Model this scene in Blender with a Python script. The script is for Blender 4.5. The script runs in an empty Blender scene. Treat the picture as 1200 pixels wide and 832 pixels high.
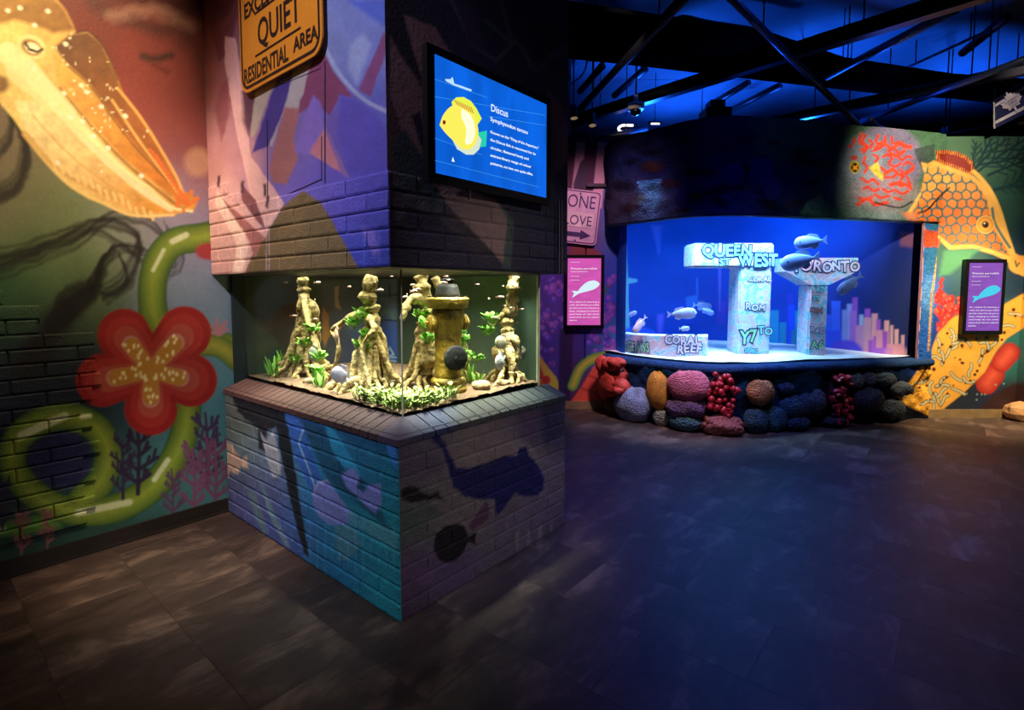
import bpy, bmesh, math, random
import numpy as np
from mathutils import Vector, Matrix
from mathutils.geometry import tessellate_polygon
random.seed(7); RNG = np.random.default_rng(11)
SC = bpy.context.scene
COL = SC.collection

# ------------------------------------------------------------------ camera
F_PX, EYE, PY = 614.0, 1.6, 383.0
PITCH = math.atan(43 / 614.0)
CAM = np.array([0, 0, EYE])
FWD = np.array([0, math.cos(PITCH), -math.sin(PITCH)])
UPV = np.array([0, math.sin(PITCH), math.cos(PITCH)])
RGT = np.array([1.0, 0, 0])
cam_data = bpy.data.cameras.new('camera'); cam = bpy.data.objects.new('camera', cam_data); COL.objects.link(cam)
cam.location = CAM; cam.rotation_euler = (math.pi / 2 - PITCH, 0, 0)
cam_data.sensor_width = 36; cam_data.lens = 36 * F_PX / 1200; cam_data.shift_y = -33 / 1200
cam_data.clip_start = 0.05
SC.camera = cam

# ------------------------------------------------------------------ world, exposure
world = bpy.data.worlds.new('world'); SC.world = world; world.use_nodes = True
world.node_tree.nodes['Background'].inputs[0].default_value = (0.30, 0.32, 0.5, 1)
world.node_tree.nodes['Background'].inputs[1].default_value = 0.006
vs = SC.view_settings
vs.view_transform = 'Standard'; vs.look = 'None'; vs.gamma = 1; vs.exposure = 0.0; vs.use_curve_mapping = False
SC.cycles.use_denoising = True
SC.cycles.transparent_max_bounces = 16
SC.cycles.max_bounces = 6
SC.cycles.sample_clamp_indirect = 4.0

def lamp(kind, name, loc, target, power, color, size=0.15, angle=60, blend=0.7, sy=None, spread=180):
    d = bpy.data.lights.new(name, kind); d.energy = power; d.color = color
    if kind == 'SPOT':
        d.spot_size = math.radians(angle); d.spot_blend = blend; d.shadow_soft_size = size
    elif kind == 'AREA':
        d.shape = 'RECTANGLE'; d.size = size; d.size_y = sy or size; d.spread = math.radians(spread)
    else:
        d.shadow_soft_size = size
    o = bpy.data.objects.new(name, d); COL.objects.link(o); o.location = loc
    o.rotation_euler = (Vector(target) - Vector(loc)).to_track_quat('-Z', 'Y').to_euler()
    return o
WARM, AMBER, BLUE, VIOLET = (1, .78, .5), (1, .62, .3), (.05, .14, 1), (.55, .35, 1)
# ceiling track spots that wash the murals
lamp('SPOT', 'spot_cuttlefish', (-1.3, 1.9, 4.5), (-2.75, 3.0, 2.85), 430, (1, .74, .42), .12, 54, 1)
lamp('SPOT', 'spot_left_wall_low', (-1.2, 1.2, 4.5), (-2.3, 3.4, .9), 40, (1, .8, .62), .12, 50, .9)
lamp('SPOT', 'spot_pillar_left', (-2.6, 1.2, 4.4), (-1.95, 3.6, 2.0), 520, (1, .72, .52), .12, 26, 1)
lamp('SPOT', 'spot_pillar_face', (-1.9, .4, 4.5), (-1.1, 2.9, 2.4), 380, (.78, .72, 1), .15, 46, .8)
lamp('SPOT', 'spot_plinth_face', (-2.1, .6, 4.5), (-1.2, 3.0, .5), 340, (.72, .86, 1), .15, 33, .8)
lamp('SPOT', 'spot_plinth_side', (4.0, 1.2, 4.1), (.05, 3.0, 1.05), 290, (1, .86, .82), .15, 27, .7)
lamp('SPOT', 'spot_one_love', (1.3, 4.6, 4.2), (.95, 7.0, 1.9), 260, (1, .45, .75), .1, 50, .8)
lamp('SPOT', 'spot_sponges', (1.5, 4.4, 4.2), (1.85, 6.3, .25), 560, (1, .74, .64), .1, 34, .8)
lamp('SPOT', 'spot_butterflyfish', (4.6, 3.7, 4.3), (4.95, 6.5, 2.75), 760, (1, .85, .62), .1, 50, .9)
lamp('SPOT', 'spot_puffer', (5.3, 4.4, 4.3), (5.7, 6.5, .75), 1500, (1, .78, .48), .1, 40, .8)
lamp('SPOT', 'spot_skirting', (5.5, 5.5, 4.3), (5.6, 6.35, .1), 520, (1, .74, .42), .1, 36, 1)
lamp('SPOT', 'spot_left_jamb', (.9, 4.8, 4.2), (1.32, 6.8, 1.3), 80, (.05, .3, 1), .1, 20, 1)
lamp('SPOT', 'spot_base_mid', (3.0, 4.2, 4.3), (3.1, 6.1, .3), 70, (.85, .8, 1), .1, 50, .8)
lamp('SPOT', 'spot_floor_blue', (2.2, 4.6, 4.5), (2.1, 4.3, 0), 620, (.02, .12, 1), .2, 76, 1)
lamp('SPOT', 'spot_floor_front', (-.3, 1.0, 4.6), (-.2, 1.9, 0), 30, (1, .68, .6), .2, 100, 1)
lamp('SPOT', 'spot_floor_left', (-1.0, 1.9, 4.5), (-1.95, 3.15, 0), 900, (1, .72, .5), .12, 24, 1)
lamp('SPOT', 'spot_floor_right', (4.2, 3.6, 4.5), (5.0, 4.6, 0), 34, (1, .62, .8), .2, 62, 1)
lamp('SPOT', 'spot_canopy_blue', (2.6, 4.0, 4.4), (2.5, 6.0, 2.9), 34, (.04, .13, 1), .2, 70, 1)
lamp('SPOT', 'banner_fill', (5.2, 5.0, 4.3), (6.0, 6.3, 3.85), 40, (1, .8, .8), .05, 36, .8)  # extra lamp added only to brighten the banner
# blue uplighters standing on the walls behind the reef tank
for k, (x, y) in enumerate([(1.9, 7.6), (4.4, 8.0), (3.0, 9.4), (7.0, 8.6)]):
    lamp('SPOT', 'uplight', (x, y, 3.75), (x, y - .2, 5), 340, (.008, .12, 1), .1, 150, 1)
for x, y in [(2.6, 6.3), (4.6, 6.75)]:
    lamp('SPOT', 'uplight', (x, y, 3.6), (x + .2, y - 1.2, 5), 45, (.008, .11, 1), .1, 120, 1)
lamp('SPOT', 'spot_camera', (.75, 4.5, 4.35), (1.65, 6.9, 4.1), 160, (1, .8, .75), .05, 20, .8)

# ------------------------------------------------------------------ pixel <-> space
def ray(x, y): return RGT * ((x - 600) / F_PX) + UPV * (-(y - PY) / F_PX) + FWD
def atz(x, y, z):
    d = ray(x, y); return CAM + d * ((z - EYE) / d[2])
def atY(x, y, Y):
    d = ray(x, y); return CAM + d * (Y / d[1])
def atplane(x, y, P, N):
    d = ray(x, y); return CAM + d * (np.dot(np.asarray(P) - CAM, N) / np.dot(d, N))
def proj(P):
    v = np.asarray(P, float) - CAM; w = v @ FWD
    return 600 + F_PX * (v @ RGT) / w, PY - F_PX * (v @ UPV) / w
def T(pts, ox, oy, s): return [(ox + x / s, oy + y / s) for x, y in pts]

# pillar frame: a runs along the pillar's long face towards the left wall, b along its short face
F0 = np.array([-.537, 2.413, 0]); LA = np.array([-.764, .645, 0]); RB = np.array([.645, .764, 0]); ZV = np.array([0, 0, 1.0])
def PB(a, b, z): return F0 + a * LA + b * RB + z * ZV
def ab(P): v = np.asarray(P) - F0; return v @ LA, v @ RB

# ------------------------------------------------------------------ colour, noise
def hx(h):
    h = h.lstrip('#'); c = np.array([int(h[i:i + 2], 16) / 255 for i in (0, 2, 4)])
    return np.where(c <= .04045, c / 12.92, ((c + .055) / 1.055) ** 2.4)
def _hash(i, j, s): 
    v = np.sin(i * 127.1 + j * 311.7 + s * 74.7) * 43758.5453
    return v - np.floor(v)
def vnoise(x, y, sc=1.0, seed=0):
    x = np.asarray(x) / sc; y = np.asarray(y) / sc
    i, j = np.floor(x), np.floor(y); u, v = x - i, y - j
    u, v = u * u * (3 - 2 * u), v * v * (3 - 2 * v)
    return (_hash(i, j, seed) * (1 - u) + _hash(i + 1, j, seed) * u) * (1 - v) + (_hash(i, j + 1, seed) * (1 - u) + _hash(i + 1, j + 1, seed) * u) * v
def fbm(x, y, sc, seed=0, oct=3):
    t, a, n = 0, .5, 0
    for k in range(oct):
        t = t + a * vnoise(x, y, sc / 2 ** k, seed + k); n += a; a *= .5
    return t / n
def smooth(curve, n=8):
    """Catmull-Rom through the given points."""
    p = [np.asarray(q, float) for q in curve]; p = [2 * p[0] - p[1]] + p + [2 * p[-1] - p[-2]]
    out = []
    for i in range(1, len(p) - 2):
        for k in range(n):
            t = k / n
            out.append(.5 * ((2 * p[i]) + (-p[i - 1] + p[i + 1]) * t + (2 * p[i - 1] - 5 * p[i] + 4 * p[i + 1] - p[i + 2]) * t * t + (-p[i - 1] + 3 * p[i] - 3 * p[i + 1] + p[i + 2]) * t ** 3))
    out.append(p[-2]); return out

class Canvas:
    """Paint laid onto surface points; shapes are traced outlines."""
    def __init__(s, x, y):
        s.x, s.y = np.asarray(x, float), np.asarray(y, float); s.c = np.zeros((len(s.x), 3)) + .2
    def rbf(s, pts, sig):
        w = np.zeros(len(s.x)) + 1e-12; c = np.zeros((len(s.x), 3))
        for (x, y, h) in pts:
            g = np.exp(-((s.x - x) ** 2 + (s.y - y) ** 2) / (2 * sig * sig)) + 1e-9; w += g; c += g[:, None] * hx(h)
        s.c = c / w[:, None]
    def _put(s, idx, a, col):
        if not len(idx): return
        col = hx(col) if isinstance(col, str) else col
        a = np.clip(a, 0, 1)[:, None]; s.c[idx] = s.c[idx] * (1 - a) + col * a
    def _box(s, x0, x1, y0, y1): return np.nonzero((s.x > x0) & (s.x < x1) & (s.y > y0) & (s.y < y1))[0]
    def poly(s, pts, col, soft=.8, alpha=1.0, wob=0):
        p = np.asarray(pts, float); idx = s._box(p[:, 0].min() - soft - wob, p[:, 0].max() + soft + wob, p[:, 1].min() - soft - wob, p[:, 1].max() + soft + wob)
        if not len(idx): return
        x, y = s.x[idx], s.y[idx]
        if wob: x = x + (fbm(x, y, 9, 5) - .5) * 2 * wob; y = y + (fbm(x, y, 9, 8) - .5) * 2 * wob
        ins = np.zeros(len(idx), bool); dmin = np.full(len(idx), 1e9)
        q = np.roll(p, -1, 0)
        for (x0, y0), (x1, y1) in zip(p, q):
            c = (y0 > y) != (y1 > y)
            with np.errstate(divide='ignore', invalid='ignore'):
                ins ^= c & (x < (x1 - x0) * (y - y0) / (y1 - y0 if y1 != y0 else 1e-9) + x0)
            dx, dy = x1 - x0, y1 - y0; t = np.clip(((x - x0) * dx + (y - y0) * dy) / (dx * dx + dy * dy + 1e-9), 0, 1)
            dmin = np.minimum(dmin, np.hypot(x - x0 - t * dx, y - y0 - t * dy))
        sd = np.where(ins, dmin, -dmin)
        a = np.clip(sd / (2 * soft) + .5, 0, 1) * alpha
        s._put(idx, a, col(x, y, sd) if callable(col) else col)
    def stroke(s, pts, w, col, soft=.8, alpha=1.0, w2=None, wob=0):
        p = np.asarray(pts, float); w2 = w if w2 is None else w2; m = max(w, w2) + soft + wob
        idx = s._box(p[:, 0].min() - m, p[:, 0].max() + m, p[:, 1].min() - m, p[:, 1].max() + m)
        if not len(idx): return
        x, y = s.x[idx], s.y[idx]
        if wob: x = x + (fbm(x, y, 14, 5) - .5) * 2 * wob; y = y + (fbm(x, y, 14, 8) - .5) * 2 * wob
        best = np.full(len(idx), 1e9); n = len(p) - 1; wid = np.full(len(idx), w * 1.0)
        for k in range(n):
            dx, dy = p[k + 1] - p[k]; t = np.clip(((x - p[k, 0]) * dx + (y - p[k, 1]) * dy) / (dx * dx + dy * dy + 1e-9), 0, 1)
            d = np.hypot(x - p[k, 0] - t * dx, y - p[k, 1] - t * dy); ww = w + (w2 - w) * (k + t) / n
            b = d - ww < best - wid if k else np.ones(len(idx), bool)
            best = np.where(b, d, best); wid = np.where(b, ww, wid)
        a = np.clip((wid - best) / (2 * soft) + .5, 0, 1) * alpha
        s._put(idx, a, col(x, y, best / np.maximum(wid, 1e-6)) if callable(col) else col)
    def ell(s, cx, cy, rx, ry, col, soft=.8, alpha=1.0, rot=0):
        m = max(rx, ry) + soft; idx = s._box(cx - m, cx + m, cy - m, cy + m)
        if not len(idx): return
        dx, dy = s.x[idx] - cx, s.y[idx] - cy; ca, sa = math.cos(rot), math.sin(rot)
        q = np.hypot((dx * ca + dy * sa) / rx, (-dx * sa + dy * ca) / ry)
        a = np.clip((1 - q) * min(rx, ry) / (2 * soft) + .5, 0, 1) * alpha
        s._put(idx, a, col(dx, dy, q) if callable(col) else col)
    def mottle(s, sc, amt, seed=0):
        n = fbm(s.x, s.y, sc, seed, 3); s.c *= (1 + amt * (n - .5) * 2)[:, None]

# ------------------------------------------------------------------ meshes
ORG = {}
def tag(o, label=None, cat=None, group=None, kind=None):
    if label: o['label'] = label
    if cat: o['category'] = cat
    if group: o['group'] = group
    if kind: o['kind'] = kind
    return o
def thing(name, loc, label, cat, group=None, kind=None):
    o = bpy.data.objects.new(name, None); COL.objects.link(o); o.location = loc; o.empty_display_size = .1
    ORG[o.name] = np.asarray(loc, float); return tag(o, label, cat, group, kind)

class MB:
    def __init__(s): s.v, s.f, s.c, s.n = [], [], [], 0
    def add(s, v, f, c=None):
        v = np.asarray(v, float).reshape(-1, 3); s.v.append(v); k = s.n
        s.f.extend([tuple(i + k for i in q) for q in f]); s.n += len(v)
        s.c.append(np.zeros((len(v), 3)) + (np.array([.5, .5, .5]) if c is None else c)); return s
    def box(s, O, U, V, W, c=None):
        """box with corner O and edge vectors U, V, W"""
        O, U, V, W = map(np.asarray, (O, U, V, W))
        v = [O, O + U, O + U + V, O + V, O + W, O + U + W, O + U + V + W, O + V + W]
        return s.add(v, [(0, 3, 2, 1), (4, 5, 6, 7), (0, 1, 5, 4), (1, 2, 6, 5), (2, 3, 7, 6), (3, 0, 4, 7)], c)
    def cbox(s, C, sx, sy, sz, U=(1, 0, 0), V=(0, 1, 0), W=(0, 0, 1), c=None):
        C, U, V, W = (np.asarray(q, float) for q in (C, U, V, W))
        return s.box(C - U * sx / 2 - V * sy / 2 - W * sz / 2, U * sx, V * sy, W * sz, c)
    def tube(s, pts, rad, n=8, c=None, cap=True, rough=0, flat=1.0):
        p = np.asarray(pts, float); m = len(p); rad = np.zeros(m) + rad
        tg = np.gradient(p, axis=0); tg /= np.linalg.norm(tg, axis=1)[:, None] + 1e-9
        ref = np.array([0, 0, 1.0]) if abs(tg[0][2]) < .9 else np.array([1.0, 0, 0])
        N = np.cross(tg[0], ref); N /= np.linalg.norm(N); V = []
        an = np.arange(n) * 2 * math.pi / n
        for i in range(m):
            N = N - tg[i] * (N @ tg[i]); N /= np.linalg.norm(N) + 1e-9; B = np.cross(tg[i], N)
            rr = rad[i] * (1 + rough * (RNG.random(n) - .5) * 2) if rough else np.full(n, rad[i])
            V.append(p[i] + (np.cos(an) * rr)[:, None] * N + (np.sin(an) * rr * flat)[:, None] * B)
        f = [(i * n + k, i * n + (k + 1) % n, (i + 1) * n + (k + 1) % n, (i + 1) * n + k) for i in range(m - 1) for k in range(n)]
        if cap: f += [tuple(range(n - 1, -1, -1)), tuple((m - 1) * n + k for k in range(n))]
        return s.add(np.concatenate(V), f, c)
    def lathe(s, prof, C, axis=(0, 0, 1), n=24, c=None):
        """profile of (radius, height) turned about axis from C"""
        A = np.asarray(axis, float); A /= np.linalg.norm(A); ref = np.array([0, 0, 1.0]) if abs(A[2]) < .9 else np.array([1.0, 0, 0])
        U = np.cross(A, ref); U /= np.linalg.norm(U); W = np.cross(A, U); an = np.arange(n) * 2 * math.pi / n
        v = [np.asarray(C) + A * h + U * (r * math.cos(t)) + W * (r * math.sin(t)) for r, h in prof for t in an]; m = len(prof)
        f = [(i * n + k, i * n + (k + 1) % n, (i + 1) * n + (k + 1) % n, (i + 1) * n + k) for i in range(m - 1) for k in range(n)]
        f += [tuple(range(n - 1, -1, -1)), tuple((m - 1) * n + k for k in range(n))]
        return s.add(v, f, c)
    def ball(s, C, rx, ry, rz, U=(1, 0, 0), V=(0, 1, 0), W=(0, 0, 1), nu=14, nv=9, amp=0, seed=0, nsc=.5, c=None):
        U, V, W = (np.asarray(q, float) for q in (U, V, W)); v = []
        for j in range(nv + 1):
            th = math.pi * j / nv
            for i in range(nu):
                ph = 2 * math.pi * i / nu; d = np.array([math.sin(th) * math.cos(ph), math.sin(th) * math.sin(ph), math.cos(th)])
                k = 1
                if amp: k += amp * 2 * (float(fbm(np.array([d[0] * 3 + d[2] * 1.7 + seed]), np.array([d[1] * 3 - d[2] * 1.3 + seed * 2.3]), nsc * 3, seed, 2)[0]) - .5)
                v.append(np.asarray(C) + (U * d[0] * rx + V * d[1] * ry + W * d[2] * rz) * k)
        f = [(j * nu + i, (j + 1) * nu + i, (j + 1) * nu + (i + 1) % nu, j * nu + (i + 1) % nu) for j in range(nv) for i in range(nu)]
        return s.add(v, f, c)
    def prism(s, poly, N, th, c=None):
        """closed outline (3D points) thickened by th along N"""
        p = [np.asarray(q, float) for q in poly]; n = len(p); N = np.asarray(N, float)
        tr = tessellate_polygon([[Vector(q) for q in p]])
        v = p + [q + N * th for q in p]
        f = [tuple(t) for t in tr] + [tuple(n + i for i in reversed(t)) for t in tr] + [(i, (i + 1) % n, n + (i + 1) % n, n + i) for i in range(n)]
        return s.add(v, f, c)
    def grid(s, P, c=None, closed=False):
        """P: array (m, n, 3)"""
        m, n = P.shape[:2]
        f = [(i * n + j, (i + 1) * n + j, (i + 1) * n + j + 1, i * n + j + 1) for i in range(m - 1) for j in range(n - 1)]
        return s.add(P.reshape(-1, 3), f, c)
    def build(s, name, mat, parent=None, smooth=False, origin=None, fix=True):
        V = np.concatenate(s.v); Cc = np.concatenate(s.c)
        o0 = ORG[parent.name] if parent is not None else (np.zeros(3) if origin is None else np.asarray(origin, float))
        me = bpy.data.meshes.new(name); me.from_pydata((V - o0).tolist(), [], s.f)
        at = me.color_attributes.new('paint', 'FLOAT_COLOR', 'POINT')
        at.data.foreach_set('color', np.concatenate([np.clip(Cc, 0, 1), np.ones((len(Cc), 1))], 1).astype(np.float32).ravel())
        if fix:
            bm = bmesh.new(); bm.from_mesh(me); bmesh.ops.recalc_face_normals(bm, faces=bm.faces); bm.to_mesh(me); bm.free()
        if smooth: me.polygons.foreach_set('use_smooth', [True] * len(me.polygons))
        me.materials.append(mat); o = bpy.data.objects.new(name, me); COL.objects.link(o)
        if parent is not None: o.parent = parent
        else: o.location = o0
        ORG[o.name] = o0; return o

def copy_tree(o, loc, label=None, rotz=None, scale=None):
    c = o.copy(); COL.objects.link(c); c.location = loc; ORG[c.name] = np.asarray(loc, float)
    if rotz is not None: c.rotation_euler = (0, 0, rotz)
    if scale is not None: c.scale = (scale,) * 3
    if label: c['label'] = label
    for ch in [q for q in bpy.data.objects if q.parent == o]:
        d = ch.copy(); COL.objects.link(d); d.parent = c
        for g in [q for q in bpy.data.objects if q.parent == ch]:
            e = g.copy(); COL.objects.link(e); e.parent = d
    return c

# ------------------------------------------------------------------ materials
MATS = {}
def nodes(name):
    m = bpy.data.materials.new(name); m.use_nodes = True; nt = m.node_tree
    return m, nt, nt.nodes['Principled BSDF']
def mat(name, col='#808080', rough=.6, metal=0, nscale=8, namt=.25, bump=.1, bscale=30, emit=None, estr=0, attr=False, gain=1.0, rnd=0, voro=0, coat=0, spec=.5):
    if name in MATS: return MATS[name]
    m, nt, b = nodes(name); N, L = nt.nodes.new, nt.links.new
    geo = N('ShaderNodeNewGeometry')
    nz = N('ShaderNodeTexNoise'); nz.inputs['Scale'].default_value = nscale; nz.inputs['Detail'].default_value = 5; L(geo.outputs['Position'], nz.inputs['Vector'])
    mr = N('ShaderNodeMapRange'); mr.inputs['From Min'].default_value = .25; mr.inputs['From Max'].default_value = .75
    mr.inputs['To Min'].default_value = (1 - namt) * gain; mr.inputs['To Max'].default_value = (1 + namt) * gain; L(nz.outputs['Fac'], mr.inputs['Value'])
    mul = N('ShaderNodeVectorMath'); mul.operation = 'SCALE'
    if attr:
        at = N('ShaderNodeAttribute'); at.attribute_name = 'paint'; L(at.outputs['Color'], mul.inputs[0])
    else: mul.inputs[0].default_value = hx(col)
    fac = mr.outputs[0]
    if rnd:
        oi = N('ShaderNodeObjectInfo'); r2 = N('ShaderNodeMapRange'); r2.inputs['To Min'].default_value = 1 - rnd; r2.inputs['To Max'].default_value = 1 + rnd
        L(oi.outputs['Random'], r2.inputs['Value']); mm = N('ShaderNodeMath'); mm.operation = 'MULTIPLY'; L(fac, mm.inputs[0]); L(r2.outputs[0], mm.inputs[1]); fac = mm.outputs[0]
    L(fac, mul.inputs['Scale']); L(mul.outputs[0], b.inputs['Base Color'])
    b.inputs['Roughness'].default_value = rough; b.inputs['Metallic'].default_value = metal; b.inputs['Specular IOR Level'].default_value = spec
    if bump:
        bp = N('ShaderNodeBump'); bp.inputs['Strength'].default_value = bump; bp.inputs['Distance'].default_value = .02
        if voro:
            tx = N('ShaderNodeTexVoronoi'); tx.inputs['Scale'].default_value = voro; L(geo.outputs['Position'], tx.inputs['Vector']); L(tx.outputs['Distance'], bp.inputs['Height'])
        else:
            tx = N('ShaderNodeTexNoise'); tx.inputs['Scale'].default_value = bscale; tx.inputs['Detail'].default_value = 4; L(geo.outputs['Position'], tx.inputs['Vector']); L(tx.outputs['Fac'], bp.inputs['Height'])
        L(bp.outputs['Normal'], b.inputs['Normal'])
    if coat: b.inputs['Coat Weight'].default_value = coat; b.inputs['Coat Roughness'].default_value = .15
    if emit: b.inputs['Emission Color'].default_value = (*hx(emit), 1); b.inputs['Emission Strength'].default_value = estr
    MATS[name] = m; return m
def glow(name, col, strength=1.0, attr=False, scan=0):
    """lit display surface"""
    if name in MATS: return MATS[name]
    m, nt, b = nodes(name); N, L = nt.nodes.new, nt.links.new
    b.inputs['Base Color'].default_value = (.01, .01, .01, 1); b.inputs['Roughness'].default_value = .25; b.inputs['Emission Strength'].default_value = strength
    if attr:
        at = N('ShaderNodeAttribute'); at.attribute_name = 'paint'; L(at.outputs['Color'], b.inputs['Emission Color'])
    else: b.inputs['Emission Color'].default_value = (*hx(col), 1)
    MATS[name] = m; return m
def glass(name, tint='#ffffff', refl=.06):
    if name in MATS: return MATS[name]
    m = bpy.data.materials.new(name); m.use_nodes = True; nt = m.node_tree; nt.nodes.clear(); N, L = nt.nodes.new, nt.links.new
    o = N('ShaderNodeOutputMaterial'); mx = N('ShaderNodeMixShader'); tr = N('ShaderNodeBsdfTransparent'); gl = N('ShaderNodeBsdfGlossy')
    tr.inputs[0].default_value = (*hx(tint), 1); gl.inputs['Roughness'].default_value = .02
    lw = N('ShaderNodeLayerWeight'); lw.inputs['Blend'].default_value = .5; pw = N('ShaderNodeMath'); pw.operation = 'POWER'; pw.inputs[1].default_value = 5; L(lw.outputs['Facing'], pw.inputs[0])
    ma = N('ShaderNodeMath'); ma.operation = 'MULTIPLY_ADD'; ma.inputs[1].default_value = .5; ma.inputs[2].default_value = .012; L(pw.outputs[0], ma.inputs[0]); L(ma.outputs[0], mx.inputs[0])
    L(tr.outputs[0], mx.inputs[1]); L(gl.outputs[0], mx.inputs[2]); L(mx.outputs[0], o.inputs[0]); MATS[name] = m; return m
M_PAINT = mat('painted_plaster', attr=True, rough=.62, nscale=40, namt=.07, bump=.12, bscale=60)
M_BRICKP = mat('painted_brick', attr=True, rough=.65, nscale=30, namt=.12, bump=.35, bscale=90)
M_ROCKP = mat('painted_rock', attr=True, rough=.9, nscale=25, namt=.2, bump=.9, bscale=45, spec=.08)
M_BLACK = mat('black_plastic', '#08080a', .35, bump=0)
M_STEEL = mat('dark_steel', '#14161c', .45, .3, bump=.05)

def text_mb(mb, s, P, U, V, size, align='LEFT', sx=1.0, offset=0.0, space=1.0, c=None, shear=0):
    cu = bpy.data.curves.new('lettering', 'FONT'); cu.body = s; cu.size = size; cu.align_x = align; cu.offset = offset; cu.space_character = space; cu.shear = shear
    cu.resolution_u = 3
    o = bpy.data.objects.new('lettering', cu); COL.objects.link(o)
    dg = bpy.context.evaluated_depsgraph_get(); me = o.evaluated_get(dg).to_mesh()
    U, V, P = (np.asarray(q, float) for q in (U, V, P))
    vs_ = [P + U * (v.co.x * sx) + V * v.co.y for v in me.vertices]; fs = [tuple(q.vertices) for q in me.polygons]
    w = max([v.co.x for v in me.vertices] + [0]) * sx
    o.evaluated_get(dg).to_mesh_clear(); bpy.data.objects.remove(o); bpy.data.curves.remove(cu)
    if vs_: mb.add(vs_, fs, c)
    return w
def fit_text(mb, s, P0, P1, V, height, off=0.0, N=None, c=None, offset=0.0):
    """lettering stretched from P0 to P1 with the given cap height"""
    P0, P1 = np.asarray(P0, float), np.asarray(P1, float); size = height / .72; U = P1 - P0; ln = np.linalg.norm(U); U = U / ln
    t = MB(); w = text_mb(t, s, (0, 0, 0), (1, 0, 0), (0, 1, 0), size)
    text_mb(mb, s, P0 + (N * off if N is not None else 0), U, V, size, sx=ln / max(w, 1e-6), c=c, offset=offset)

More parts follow.
